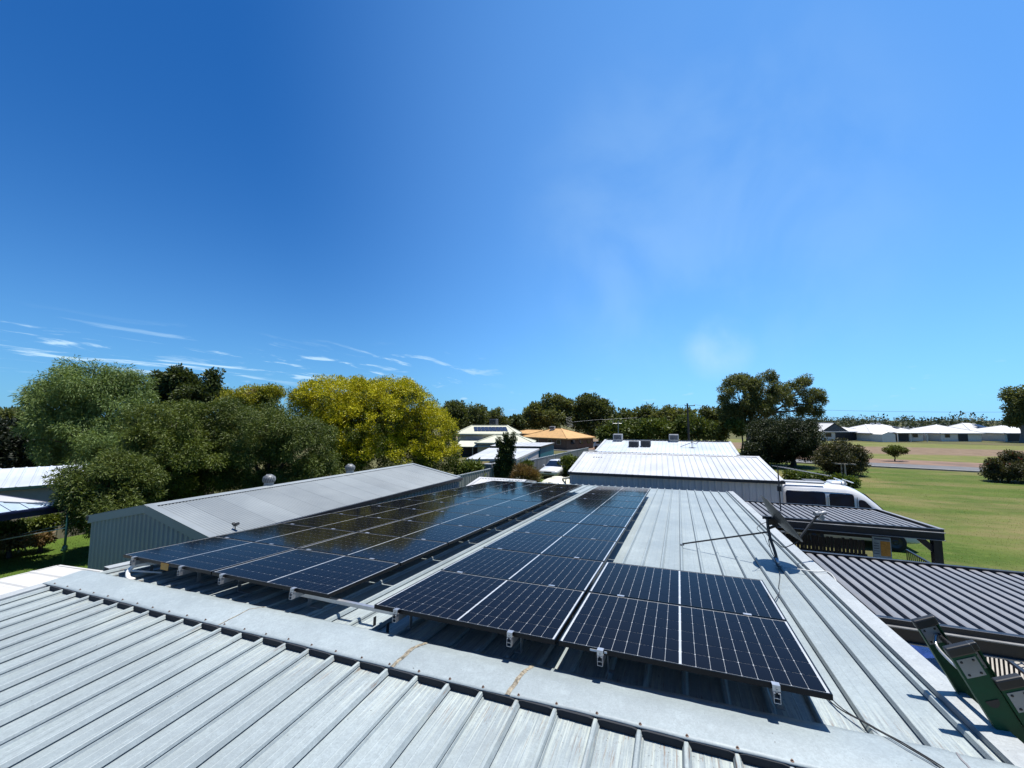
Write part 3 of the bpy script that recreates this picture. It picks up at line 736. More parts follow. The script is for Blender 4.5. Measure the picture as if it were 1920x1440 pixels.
# ------------------------------------------------------------------ tv antenna on a mast
ta = thing('tv_antenna', 'thin antenna mast with a long horizontal aerial by the far eave', 'antenna', (5.0, 9.2, 2.4))
ab, atp = at(1461, 985, 11.5), at(1458, 875, 11.5)
ab = Vector((atp.x + 0.02, atp.y, 2.3))
part('mast', MB().tube([ab, atp + Vector((0, 0, 0.03))], 0.017, 8), M['darkgrey'], ta)
part('amplifier_box', MB().box((atp.x - 0.05, atp.y - 0.09, 3.02), (atp.x + 0.05, atp.y - 0.02, 3.16)), M['black'], ta)
bd = (at(1556, 893, 12.6) - atp); part('boom', MB().tube([atp - bd * 0.1, atp + bd], 0.008, 6), M['alu_dull'], ta)
bs = bd.normalized().cross(Vector((0, 0, 1))).normalized()
for k in range(15):
    q = atp + bd * (0.03 + k / 15.0); L = 0.20 - 0.007 * k
    part('element', MB().tube([q - bs * L + Vector((0, 0, .012)), q + bs * L + Vector((0, 0, .012))], 0.004, 5), M['alu_dull'], ta)

# ------------------------------------------------------------------ pergolas
def pergola(name, label, x0, x1, y0, y1, z0, z1, pitch, posts):
    r = thing(name, label, 'pergola', ((x0 + x1) / 2, (y0 + y1) / 2, 0))
    d = Vector((0, y1 - y0, z1 - z0)); nn = Vector((1, 0, 0)).cross(d).normalized()
    n = int((x1 - x0 - 0.12) / pitch)
    me = None
    hw = pitch * 0.5
    g_ = 0.19 * pitch; pr = [(-hw + g_, -0.055), (-hw + g_ + 0.002, -0.004), (-hw * 0.35, 0.003), (0, 0.005), (hw * 0.35, 0.003), (hw - g_ - 0.002, -0.004), (hw - g_, -0.055)]
    mesh = MB().sheet(pr, (0, 0, 0), (1, 0, 0), d, nn).mesh('roof_slat'); mesh.materials.append(M['pergola_sheet'])
    for k in range(n):
        o = link('roof_slat', mesh, None, r); o.location = (x0 + 0.06 + pitch * (k + 0.5) - r.location.x, y0 - r.location.y, z0 + 0.0 - r.location.z)
    part('gap_shade_sheet', MB().prism([Vector((x0, y0, z0 - 0.055)), Vector((x1, y0, z0 - 0.055)), Vector((x1, y1, z1 - 0.055)), Vector((x0, y1, z1 - 0.055))], (0, 0, -0.01)), M['charcoal'], r)  # charcoal sheet added below the slats so the gaps read as dark shade
    for (a, b, nm) in (((x0, y0 - 0.04, z0), (x1, y0 - 0.04, z0), 'front_beam'), ((x0, y1 + 0.04, z1), (x1, y1 + 0.04, z1), 'back_beam')):
        a, b = Vector(a), Vector(b)
        part(nm, MB().bar(a - Vector((0, 0, 0.085)), b - Vector((0, 0, 0.085)), 0.07, 0.24), M['charcoal'], r, bevel=0.006)
    part('gutter_lip', MB().bar((x0, y0 - 0.10, z0 - 0.035), (x1, y0 - 0.10, z0 - 0.035), 0.05, 0.012), M['alu_dull'], r)
    part('gutter_lip', MB().bar((x0, y0 - 0.095, z0 - 0.20), (x1, y0 - 0.095, z0 - 0.20), 0.03, 0.012), M['alu_dull'], r)
    part('side_beam', MB().bar((x1 - 0.02, y0 - 0.02, z0 - 0.07), (x1 - 0.02, y1 + 0.02, z1 - 0.07), 0.06, 0.20), M['charcoal'], r)
    part('side_trim', MB().bar((x1 - 0.02, y0 - 0.05, z0 + 0.035), (x1 - 0.02, y1 + 0.05, z1 + 0.035), 0.10, 0.006), M['pergola_sheet'], r)
    for (x, y, br) in posts:
        zt = z0 + (z1 - z0) * (y - y0) / (y1 - y0)
        p_ = part('post', MB().box((x - 0.075, y - 0.075, 0), (x + 0.075, y + 0.075, zt - 0.21)), M['charcoal'], r)
        if br: part('knee_brace', MB().bar((x - 0.05, y, zt - 0.44), (x - 0.28, y, zt - 0.21), 0.06, 0.12), M['charcoal'], r)
    return r
pergola('pergola', 'far charcoal pergola with corner post, roofed in grey ribbed slats by the van', 4.50, 8.02, 9.05, 12.15, 2.55, 2.36, 0.152, [(7.90, 9.06, True), (7.9, 12.1, False), (4.65, 12.1, False)])
pergola('pergola', 'near charcoal pergola roof of grey slats running out of frame behind the ladder', 4.55, 11.2, 3.15, 6.25, 2.66, 2.50, 0.163, [(9.2, 3.2, False), (7.05, 6.2, False), (11.1, 6.2, False)])

# palings, poster and rails under the far pergola
pf = thing('paling_screen', 'dark slatted paling screen with bright gaps under the far pergola', 'screen', (6.3, 11.0, 0))
random.seed(9)
for k in range(34):
    x = 4.72 + k * 0.088
    if x > 7.25: break
    part('paling', MB().box((x, 11.0, 0.05), (x + random.choice((0.062, 0.066, 0.072, 0.078)), 11.03, 1.74 + random.uniform(-0.02, 0.02))), M['dark_timber'], pf)
part('screen_rail', MB().box((4.7, 11.035, 1.28), (7.3, 11.08, 1.36)), M['dark_timber'], pf)
part('screen_rail', MB().box((4.7, 11.035, 0.4), (7.3, 11.08, 0.48)), M['dark_timber'], pf)
part('screen_top', MB().box((4.6, 11.04, 1.80), (8.0, 11.10, 2.25)), M['dark_timber'], pf)
po = thing('notice_board', 'blue and orange printed notice board hanging on the dark screen', 'notice board', (7.5, 10.5, 0))
part('board', MB().box((7.25, 10.50, 1.45), (7.63, 10.53, 1.97)), M['poster_blue'], po)
part('orange_print', MB().box((7.41, 10.495, 1.50), (7.61, 10.4995, 1.87)), M['poster_orange'], po)
part('header_print', MB().box((7.29, 10.495, 1.90), (7.60, 10.4995, 1.935)), M['poster_navy'], po)
for k in range(5): part('text_bar', MB().box((7.27, 10.495, 1.54 + 0.065 * k), (7.38, 10.4995, 1.556 + 0.065 * k)), M['poster_navy'], po)
for x in (7.27, 7.61): part('hanger', MB().box((x - 0.012, 10.53, 0.1), (x + 0.012, 10.555, 2.35)), M['charcoal'], po)

def balustrade(name, label, a, b, h, gap, mat):
    a, b = Vector(a), Vector(b); r = thing(name, label, 'railing', (a + b) / 2); n = int((b - a).length / gap)
    part('top_rail', MB().bar(a + Vector((0, 0, h)), b + Vector((0, 0, h)), 0.05, 0.04), mat, r)
    part('bottom_rail', MB().bar(a + Vector((0, 0, 0.1)), b + Vector((0, 0, 0.1)), 0.04, 0.04), mat, r)
    for k in range(n + 1):
        q = a.lerp(b, k / n); part('baluster', MB().bar(q + Vector((0, 0, 0.1)), q + Vector((0, 0, h)), 0.02, 0.02, (1, 0, 0)), mat, r)
    return r
balustrade('railing', 'black baluster railing in the sun beyond the far pergola post', (9.05, 13.4, 0.03), (9.05, 8.0, 0.03), 0.98, 0.115, M['charcoal'])
balustrade('railing', 'black baluster railing on pale paving right of the ladder', (7.65, 7.2, 0.03), (7.50, 3.2, 0.03), 0.98, 0.125, M['charcoal'])

# blue tarp beside the house wall
random.seed(5)
tb = MB(); nx, ny = 14, 16; vv = []
for i in range(nx + 1):
    for j in range(ny + 1):
        x = 4.9 + 2.3 * i / nx; y = 4.2 + 3.4 * j / ny
        s_ = min(i, nx - i, j, ny - j); z = 1.02 - (0.0 if s_ > 1 else (0.35 if s_ == 0 else 0.03)) + 0.02 * math.sin(i * 1.7 + j) + random.uniform(-0.012, 0.012)
        vv.append((x, y, z))
tb.add(vv, [(i * (ny + 1) + j, (i + 1) * (ny + 1) + j, (i + 1) * (ny + 1) + j + 1, i * (ny + 1) + j + 1) for i in range(nx) for j in range(ny)])
tt = thing('covered_table', 'table under a blue tarp below the near pergola', 'table', (5.6, 5.6, 0.03))
part('tarp', tb, M['blue_tarp'], tt, smooth=True)
for x in (5.1, 7.0):
    for y in (4.45, 7.35): part('leg', MB().box((x - 0.03, y - 0.03, 0.03), (x + 0.03, y + 0.03, 0.97)), M['dark_timber'], tt)

# ------------------------------------------------------------------ ladder
lad = thing('extension_ladder', 'green fibreglass extension ladder leaning on the right roof edge', 'ladder', (5.9, 0.7, 0))
LD = Vector((-0.27, 0.0, 0.57)).normalized(); LS = Vector((0, 1, 0)); LNO = LD.cross(LS).normalized()   # LNO points to the roof side / viewer
if LNO.x > 0: LNO = -LNO
LB = Vector((4.62, 0, 3.08))
def lp(s, y, n): return LB + LD * s + LS * y + LNO * n
def rail_c(y, s0, s1, n0, inward, d=0.128, fl=0.040):
    """C channel rail: web d deep along the ladder normal, flanges towards inward"""
    mb = MB(); k = 1 if inward > 0 else -1
    for (y0, y1, a, b) in ((0, 0.006, 0, d), (0.006, fl, 0, 0.006), (0.006, fl, d - 0.006, d)):
        P = [lp(s0, y + k * y0, n0 + a), lp(s0, y + k * y1, n0 + a), lp(s0, y + k * y1, n0 + b), lp(s0, y + k * y0, n0 + b)]
        mb.prism(P, LD * (s1 - s0))
    return mb
YN, YF = 0.42, 0.87
for (y, inw) in ((YN, 1), (YF, -1)):
    yf = y + 0.012 * inw
    part('fly_rail', rail_c(yf, -1.9, 0.56, 0.055, inw), M['green_frp'], lad)
    part('base_rail', rail_c(y, -3.28, 0.34, -0.080, inw), M['green_frp'], lad)
    for (yy, s1, n0, st) in ((yf, 0.56, 0.055, 'fly'), (y, 0.34, -0.080, 'base')):
        y0, y1 = (yy - 0.007, yy + 0.042) if inw > 0 else (yy - 0.042, yy + 0.007)
        part('end_cap', MB().prism([lp(s1 - 0.035, y0, n0 - 0.006), lp(s1 - 0.035, y1, n0 - 0.006), lp(s1 - 0.035, y1, n0 + 0.134), lp(s1 - 0.035, y0, n0 + 0.134)], LD * 0.06), M['black'], lad, bevel=0.010)
        # riveted plate on the web side that faces the near roof
        py = yy - 0.004 if inw > 0 else yy - 0.010
        pl = part('rail_plate', MB().prism([lp(s1 - 0.16, py, n0 + 0.012), lp(s1 - 0.16, py + 0.004, n0 + 0.012), lp(s1 - 0.16, py + 0.004, n0 + 0.114), lp(s1 - 0.16, py, n0 + 0.114)], LD * 0.11), M['alu_dull'], lad)
        for (a_, b_) in ((0.15, 0.2), (0.85, 0.2), (0.15, 0.8), (0.85, 0.8)):
            part('rivet', MB().lathe([(0, 0.005), (0.006, 0.004), (0.008, 0)], lp(s1 - 0.16 + 0.11 * a_, py, n0 + 0.010 + 0.106 * b_), 8, (0, -1, 0)), M['black'], pl)
        if inw > 0:
            for s2 in (s1 - 0.32, s1 - 0.62, s1 - 0.92):
                D_ = [lp(s2 + 0.022, py, n0 + 0.03)] + [lp(s2 + 0.022 - 0.044 * math.sin(math.pi * q / 8), py, n0 + 0.064 - 0.034 * math.cos(math.pi * q / 8)) for q in range(1, 8)] + [lp(s2 + 0.022, py, n0 + 0.098)]
                part('rung_socket', MB().prism(D_, (0, 0.003, 0)), M['black'], lad)
for k in range(-5, 2):
    part('rung', MB().tube([lp(0.24 + 0.30 * (k - 1), YN + 0.03, 0.09), lp(0.24 + 0.30 * (k - 1), YF - 0.03, 0.09)], 0.017, 10), M['alu'], lad)
for k in range(-10, 1):
    part('rung', MB().tube([lp(0.20 + 0.30 * k, YN + 0.005, 0.01), lp(0.20 + 0.30 * k, YF - 0.005, 0.01)], 0.017, 10), M['alu'], lad)
part('pole_grip', MB().tube(arc([lp(0.46, YF - 0.03, 0.10), lp(0.42, YF - 0.10, 0.15), lp(0.40, YN + 0.10, 0.16), lp(0.36, YN + 0.04, 0.12)], 5), 0.009, 8), M['alu'], lad, smooth=True)
part('pole_strap', MB().bar(lp(0.435, YF - 0.03, 0.085), lp(0.435, YN + 0.03, 0.085), 0.012, 0.06, LD), M['black'], lad)

# ------------------------------------------------------------------ sheds
def corr(y0, y1, pitch=0.0762, amp=0.0115, seg=6):
    n = int(round((y1 - y0) / pitch * seg)); return [(y0 + (y1 - y0) * k / n, amp * math.sin(2 * math.pi * (y0 + (y1 - y0) * k / n) / pitch)) for k in range(n + 1)]
def trap(y0, y1, pitch=0.19, h=0.029, base=0.05, top=0.02):
    pr = [(y0, 0)]; y = y0 + pitch / 2
    while y + base < y1:
        pr += [(y - base, 0), (y - top, h), (y + top, h), (y + base, 0)]; y += pitch
    return pr + [(y1, 0)]

def gable_shed(name, label, loc, rz, hw, L, eave, ridge, roofm, wallm, trimm, roofprof='corr', sheetw=0.762, gutter=None, barge=0.22, wall_over=0.06, pitchw=0.19):
    r = thing(name, label, 'shed', loc, None, rz)
    sl_ = Vector((hw, 0, eave - ridge)); dn_ = sl_.normalized()
    for s in (1, -1):
        dl = Vector((s * sl_.x, 0, sl_.z)) * 1.02; nn = Vector((s * (ridge - eave), 0, hw)).normalized()
        y = 0.0; k = 0
        while y < L - 0.05:
            y1 = min(y + sheetw, L)
            pr = corr(y, y1 + 0.01) if roofprof == 'corr' else trap(y, y1 + 0.012, sheetw / 3.0 if roofprof == 'trap3' else sheetw / 4.0, 0.03, 0.035, 0.014)
            lpart('roof_sheet', MB().sheet(pr, Vector((0, 0, ridge)) + nn * (0.0025 * (k % 2)), (0, 1, 0), dl, nn), roofm, r, smooth=(roofprof == 'corr')); y = y1; k += 1
        # side wall
        mb = MB().sheet(trap(0.05, L - 0.05, pitchw), (s * (hw - wall_over), 0, 0), (0, 1, 0), (0, 0, eave - 0.03), (s, 0, 0)); lpart('side_wall', mb, wallm, r)
        if gutter: lpart('gutter', MB().bar((s * (hw + 0.05), -0.02, eave - 0.05), (s * (hw + 0.05), L + 0.02, eave - 0.05), 0.11, 0.11), gutter, r)
    for y, s in ((0.04, -1), (L - 0.04, 1)):
        pr = trap(-hw + wall_over, hw - wall_over, pitchw); mb = MB(); vv = []
        # add a break at the ridge
        xs = []
        for i, (x, h) in enumerate(pr):
            if i and pr[i - 1][0] < 0 < x: xs.append((0.0, h + (pr[i - 1][1] - h) * (x / (x - pr[i - 1][0]))))
            xs.append((x, h))
        for (x, h) in xs: vv += [(x, y + s * h, 0), (x, y + s * h, ridge - 0.03 - (ridge - eave) * abs(x) / hw)]
        mb.add(vv, [(2 * i, 2 * i + 2, 2 * i + 3, 2 * i + 1) for i in range(len(xs) - 1)]); lpart('gable_wall', mb, wallm, r)
        for sx in (1, -1):
            P = [Vector((0, y + s * 0.035, ridge + 0.03)), Vector((sx * (hw + 0.02), y + s * 0.035, eave + 0.02)), Vector((sx * (hw + 0.02), y + s * 0.035, eave + 0.02 - barge)), Vector((0, y + s * 0.035, ridge + 0.03 - barge))]
            lpart('barge_board', MB().prism(P, (0, s * 0.012, 0)), wallm if barge > 0.15 else trimm, r)
            Q = [Vector((0, y + s * 0.05, ridge + 0.033)), Vector((sx * (hw + 0.02), y + s * 0.05, eave + 0.026)), Vector((sx * (hw + 0.02), y - s * 0.11, eave + 0.026)), Vector((0, y - s * 0.11, ridge + 0.033))]
            lpart('barge_flashing', MB().prism(Q, (0, 0, 0.004)), roofm, r)
    cap_ = MB()
    for s in (1, -1):
        e = Vector((s * dn_.x * 0.16, 0, dn_.z * 0.16))
        cap_.quad((0, -0.02, ridge + 0.034), (0, L + 0.02, ridge + 0.034), Vector((0, L + 0.02, ridge + 0.024)) + e, Vector((0, -0.02, ridge + 0.024)) + e)
    lpart('ridge_cap', cap_, roofm, r)
    return r

left_shed = gable_shed('garden_shed', 'long slate grey steel shed with gable wall left of the solar panels', (-9.38, 2.92, 0), R(-1.9), 2.62, 10.4, 2.43, 2.915, M['shed_roof'], M['shed_wall'], M['shed_wall'], gutter=M['gutter_dark'], barge=0.20)
Ml = Matrix.Translation(left_shed.location) @ Matrix.Rotation(R(-1.9), 4, 'Z')
# turbine vents on its far slope near the ridge
def whirly(label, y):
    p_ = Ml @ Vector((-0.10, y, 2.86)); r = thing('roof_ventilator', label, 'ventilator', p_, 'spinning roof ventilators'); r.scale = (0.86, 0.86, 0.86)
    lpart('throat', MB().lathe([(0.20, -0.1), (0.17, 0.05), (0.155, 0.19), (0.165, 0.20)], (0, 0, 0), 20), M['shed_roof'], r, smooth=True)
    hd = lpart('head', MB().lathe([(0.150, 0.20), (0.165, 0.21), (0.19, 0.27), (0.195, 0.34), (0.18, 0.41), (0.12, 0.455), (0.04, 0.475), (0, 0.477)], (0, 0, 0), 24), M['grey_vent'], r, smooth=True)
    for k in range(16):
        a = 2 * math.pi * k / 16; pts = []
        for t_ in range(7):
            q = t_ / 6; ang = a + 0.5 * q; z = 0.205 + 0.27 * q; rr = 0.158 + 0.050 * math.sin(math.pi * min(q * 0.95 + 0.12, 1))
            if q > 0.7: rr *= 1 - 0.55 * (q - 0.7) / 0.3
            pts.append((rr * math.cos(ang), rr * math.sin(ang), z))
        lpart('vane', MB().tube(pts, 0.010, 5), M['shed_roof'], hd, smooth=True)
    return r
whirly('nearer ball-shaped roof ventilator on the slate grey shed ridge', 3.25)
whirly('farther ball-shaped roof ventilator on the slate grey shed ridge', 6.6)
fl = thing('floodlight', 'small black floodlight perched on the grey shed roof edge', 'light', (-6.90, 3.45, 2.47))
lpart('stem', MB().tube([(0, 0, -0.05), (0, 0, 0.09)], 0.012, 6), M['black'], fl)
lpart('lamp_head', MB().bar((-0.08, 0, 0.14), (0.0, 0, 0.10), 0.06, 0.04).bar((0.0, 0, 0.10), (0.09, 0, 0.15), 0.07, 0.05).tube([(-0.09, 0.02, 0.13), (-0.11, 0.03, 0.03), (-0.09, 0.03, -0.06)], 0.004, 5), M['black'], fl)

# white shed beyond the far eave: ridge runs across the view
wsd = gable_shed('garage', 'white roofed grey steel garage just beyond the far eave', (6.28, 20.15, 0), R(90 + 2.2), 4.22, 8.55, 2.60, 3.18, M['white_roof'], M['grey_wall'], M['white_roof'], 'trap3', 0.762, M['gutter_dark'], 0.12, 0.10, 0.25)
wsd['category'] = 'garage'
# smudged marks on that roof
o = part('roof_marking', MB().add([(-1.55 + 0.13 * k + dx, 18.62 + dy, 3.022 + dz) for k in range(4) for dx, dy, dz in ((0, 0, 0), (0.09, 0, 0), (0.09, 0.22, 0.031), (0, 0.2, 0.029))], [(4 * k, 4 * k + 1, 4 * k + 2, 4 * k + 3) for k in range(4)]), M['sealant_grey'], None)
tag(o, 'faint grey smudged markings on the left end of the white garage roof', 'marking')

# flat-pitched house behind it
hb = thing('house', 'pale zinc roofed house behind the white garage carrying cooler boxes', 'house', (1.7, 30, 0))
hx0, hx1, hy0, hy1, hz0, hz1 = -2.6, 6.0, 25.2, 29.6, 2.83, 3.42
k = 0; x = hx0
while x < hx1 - 0.05:
    x1 = min(x + 0.762, hx1)
    part('roof_sheet', MB().sheet(trap(x, x1 + 0.01, 0.254, 0.022, 0.03, 0.012), (0, hy0, hz0 + 0.002 * (k % 2)), (1, 0, 0), (0, hy1 - hy0, hz1 - hz0), (0, -0.13, 0.99)), M['white_roof2'], hb)
    x = x1; k += 1
part('rear_roof', MB().quad((hx0, hy1, hz1 + .02), (hx1, hy1, hz1 + .02), (hx1, hy1 + 5, hz1 - 0.6), (hx0, hy1 + 5, hz1 - 0.6)), M['white_roof2'], hb)
part('ridge_cap', MB().box((hx0 - 0.05, hy1 - 0.12, hz1 + 0.02), (hx1 + 0.05, hy1 + 0.12, hz1 + 0.06)), M['gutter_dark'], hb)
for x_ in (hx0, hx1): part('barge_cap', MB().bar((x_, hy0, hz0 + 0.03), (x_, hy1, hz1 + 0.03), 0.14, 0.06), M['white_roof'], hb)
part('wall', MB().box((hx0 + 0.4, hy0 + 0.4, 0), (hx1 - 0.4, hy1 + 4.6, 2.75)), M['wall_brick'], hb)
def cooler(label, x, y, z, w, d, h, m1, m2):
    r = thing('evaporative_cooler', label, 'cooler', (x, y, z), 'cooler boxes on the house roof')
    lpart('cabinet', MB().loft([[(-w / 2 * s_, -d / 2 * s_, z_), (w / 2 * s_, -d / 2 * s_, z_), (w / 2 * s_, d / 2 * s_, z_), (-w / 2 * s_, d / 2 * s_, z_)] for s_, z_ in ((0.8, -0.25), (0.85, 0), (1, 0.04), (1.0, h * 0.9), (0.94, h))]), m1, r)
    lpart('louvre_panel', MB().box((-w * 0.40, -d / 2 - 0.012, h * 0.16), (w * 0.40, -d / 2 - 0.002, h * 0.82)), m2, r)
    for k_ in range(5): lpart('louvre', MB().box((-w * 0.40, -d / 2 - 0.03, h * (0.2 + 0.12 * k_)), (w * 0.40, -d / 2 - 0.012, h * (0.225 + 0.12 * k_))), m1, r)
    return r
cooler('pale cooler box at the left end of the house ridge', -1.62, 29.2, 3.44, 0.66, 0.6, 0.46, M['cooler_light'], M['garage_dark'])
cooler('pale cooler box on the right part of the house ridge', 2.35, 29.4, 3.46, 0.66, 0.6, 0.46, M['cooler_light'], M['garage_dark'])
cooler('left one of two dark cooler boxes low on the house roof', -0.27, 27.2, 3.08, 0.66, 0.6, 0.40, M['cooler'], M['garage_dark'])
cooler('right one of two dark cooler boxes low on the house roof', 0.52, 27.35, 3.12, 0.66, 0.6, 0.42, M['cooler'], M['garage_dark'])
ua = thing('roof_aerial', 'small dark aerial bracket standing on the pale house roof', 'aerial', (3.5, 27.3, 3.1))
lpart('stand', MB().tube([(0, 0, -0.05), (0, 0, 0.42)], 0.025, 6).lathe([(0.22, 0.02), (0.22, 0.05), (0, 0.06)], (0, 0, -0.03), 10), M['darkgrey'], ua)
lpart('arm', MB().tube([(-0.75, -0.2, 0.06), (0, 0, 0.36), (0.25, 0, 0.26), (0.42, 0.1, 0.42)], 0.02, 6), M['darkgrey'], ua)

# little white roofed shed beyond the left array
gs = gable_shed('garden_shed', 'low white ribbed roof just beyond the far end of the left array', (-4.45, 16.4, 0), R(90 - 1.0), 1.5, 2.6, 1.72, 1.98, M['white_roof'], M['grey_wall'], M['white_roof'], 'trap3', 0.5, None, 0.10, 0.08)

# cream water tank
tk = thing('water_tank', 'round cream plastic water tank beside the white garage', 'water tank', (-3.1, 17.35, 0))
lpart('tank_body', MB().lathe([(0.90, 0), (0.92, 0.3), (0.90, 0.32), (0.92, 0.6), (0.90, 0.62), (0.92, 0.95), (0.90, 0.97), (0.92, 1.3), (0.93, 1.62), (0.88, 1.76), (0.74, 1.90), (0.52, 2.00), (0.30, 2.06), (0.28, 2.10), (0, 2.11)], (0, 0, 0), 32), M['cream_tank'], tk, smooth=True)
lpart('tank_strap', MB().tube([(0.60, -0.66, 1.76), (0.52, -0.45, 1.94), (0.42, 0.1, 2.05)], 0.03, 6), M['darkgrey'], tk)
lpart('tank_badge', MB().bar((-0.28, -0.72, 1.86), (-0.04, -0.755, 1.86), 0.02, 0.10), M['darkgrey'], tk)
part('inlet_pipe', MB().tube(arc([(-2.15, 16.6, 2.25), (-2.55, 16.85, 2.12), (-2.72, 17.0, 2.08), (-2.76, 17.05, 1.85)], 4), 0.055, 8), M['cream_tank'], tk, smooth=True)

# ------------------------------------------------------------------ boundary fence of steel sheets
fdir = Vector((math.sin(R(4.7)), math.cos(R(4.7)), 0)); fnor = Vector((fdir.y, -fdir.x, 0)); f0 = Vector((-10.55, 16.0, 0))
def steel_fence(name, label, p0, d, n, nrm, top, bay=2.35):
    r = thing(name, label, 'fence', p0)
    for k in range(n):
        a = p0 + d * bay * k
        pr = trap(0.03, bay - 0.03, 0.29, 0.03, 0.05, 0.02)
        part('fence_sheet', MB().sheet(pr, a + Vector((0, 0, 0.06)), d, (0, 0, top - 0.10), nrm), M['fence_grey'], r)
        part('top_rail', MB().bar(a + Vector((0, 0, top - 0.02)), a + d * (bay - 0.002) + Vector((0, 0, top - 0.02)), 0.05, 0.05), M['white_roof2'], r)
        part('post', MB().bar(a, a + Vector((0, 0, top + (0.14 if k == 4 else 0.02))), 0.055, 0.055, (1, 0, 0)), M['fence_grey'], r)
    return r
steel_fence('boundary_fence', 'long grey steel sheet fence along the driveway behind the white sedan', f0, fdir, 14, fnor, 1.52)

# ------------------------------------------------------------------ neighbouring outbuildings left of that fence
def skillion(name, label, c, z, roofm, wallm, cat='shed', walls=None, side=None, sheet=0.762):
    """c: four roof corners near-left, near-right, far-right, far-left (x,y); z heights of the same"""
    r = thing(name, label, cat, (sum(p[0] for p in c) / 4, sum(p[1] for p in c) / 4, 0))
    P = [Vector((c[i][0], c[i][1], z[i])) for i in range(4)]; n = max(int((P[1] - P[0]).length / sheet), 1)
    for k in range(n):
        a, b = k / n, (k + 1) / n
        q = [P[0].lerp(P[1], a), P[0].lerp(P[1], b), P[3].lerp(P[2], b), P[3].lerp(P[2], a)]
        up = Vector((0, 0, 0.022)); m0 = q[0].lerp(q[1], 0.06); m1 = q[3].lerp(q[2], 0.06)
        mb = MB().add([q[0] + up, m0 + up, m0, q[1], q[3] + up, m1 + up, m1, q[2]], [(0, 1, 5, 4), (1, 2, 6, 5), (2, 3, 7, 6)])
        part('roof_sheet', mb, roofm, r)
    part('fascia', MB().bar(P[0] - Vector((0, 0, 0.08)), P[1] - Vector((0, 0, 0.08)), 0.04, 0.16).bar(P[1] - Vector((0, 0, 0.08)), P[2] - Vector((0, 0, 0.08)), 0.04, 0.16), side or wallm, r)
    if walls is not None:
        for (i, j) in walls:
            a = P[i].lerp((P[0] + P[2]) / 2, 0.04); b = P[j].lerp((P[0] + P[2]) / 2, 0.04); h = Vector((0, 0, 0.10))
            part('wall', MB().prism([Vector((a.x, a.y, 0)), Vector((b.x, b.y, 0)), b - h, a - h], (0.02, 0.05, 0)), wallm, r)
    else:
        for i in range(4):
            a = P[i].lerp((P[0] + P[2]) / 2, 0.05); part('post', MB().bar((a.x, a.y, 0), (a.x, a.y, a.z - 0.1), 0.09, 0.09, (1, 0, 0)), M['white_roof'], r)
    return r
A_ = [at(873, 861, 31.5), at(968, 860, 31.3), at(1011, 841, 42), at(917, 840, 43)]
skillion('carport', 'glaring white flat carport roof behind the dark columnar shrub', [(p.x, p.y) for p in A_], [p.z for p in A_], M['white_roof'], M['grey_wall'], 'carport', [(1, 2), (2, 3)], M['grey_wall'])
A_ = [at(919, 836, 47), at(1014, 837, 44), at(1040, 830, 51), at(945, 829, 55)]
tl_ = skillion('shed', 'white roofed shed with a bright teal blue side wall at the fence', [(p.x, p.y) for p in A_], [p.z for p in A_], M['white_roof'], M['teal'], 'shed', [(1, 2), (0, 1)], M['gutter_dark'])
mb_ = thing('meter_box', 'pale grey service cabinet standing below the white carport edge', 'cabinet', at(913, 889, 30))
part('cabinet', MB().box(tuple(at(905, 889, 30)), tuple(at(921, 870, 30) + Vector((0.1, 0.5, 0)))), M['fence_grey'], mb_)
part('cabinet_side', MB().box(tuple(at(921.5, 889, 30)), tuple(at(925, 869, 30) + Vector((0.02, 0.5, 0)))), M['white_roof'], mb_)

def hip(name, parent, cx, cy, w, d, e, rg, rot, roofm, over=0.0, ridge=None):
    """hip roof: w along local x, d along local y, returns local->world matrix"""
    Mx = Matrix.Translation((cx, cy, 0)) @ Matrix.Rotation(rot, 4, 'Z'); hw, hd = w / 2 + over, d / 2 + over
    rl = max(hw - hd, 0.01) if ridge is None else ridge
    V = [Mx @ Vector(q) for q in ((-hw, -hd, e), (hw, -hd, e), (hw, hd, e), (-hw, hd, e), (-rl, 0, rg), (rl, 0, rg))]
    for nm, f in (('front', (0, 1, 5, 4)), ('right', (1, 2, 5)), ('back', (2, 3, 4, 5)), ('left', (3, 0, 4))):
        part('roof_plane', MB().poly([V[i] for i in f]), roofm, parent)
    fb = MB()
    for i in range(4):
        a, b = V[i], V[(i + 1) % 4]; dz = Vector((0, 0, 0.09)); fb.bar(a - dz, b - dz, 0.05, 0.18)
    part('fascia', fb, roofm, parent)
    cb = MB()
    for a, b in ((4, 5), (0, 4), (3, 4), (1, 5), (2, 5)): cb.bar(V[a] + Vector((0, 0, 0.03)), V[b] + Vector((0, 0, 0.03)), 0.22, 0.05)
    part('hip_capping', cb, roofm, parent)
    return Mx
def walls(parent, Mx, w, d, h, m, z0=0.0):
    return part('wall', MB().box((-w / 2, -d / 2, z0), (w / 2, d / 2, h), Mx), m, parent)
def opening(parent, Mx, x0, x1, z0, z1, yf, m, frame, nm='window'):
    f = part(nm, MB().box((x0 - 0.06, yf - 0.05, z0 - 0.06), (x1 + 0.06, yf - 0.004, z1 + 0.06), Mx), frame, parent)
    part('pane', MB().box((x0, yf - 0.07, z0), (x1, yf - 0.052, z1), Mx), m, f); return f

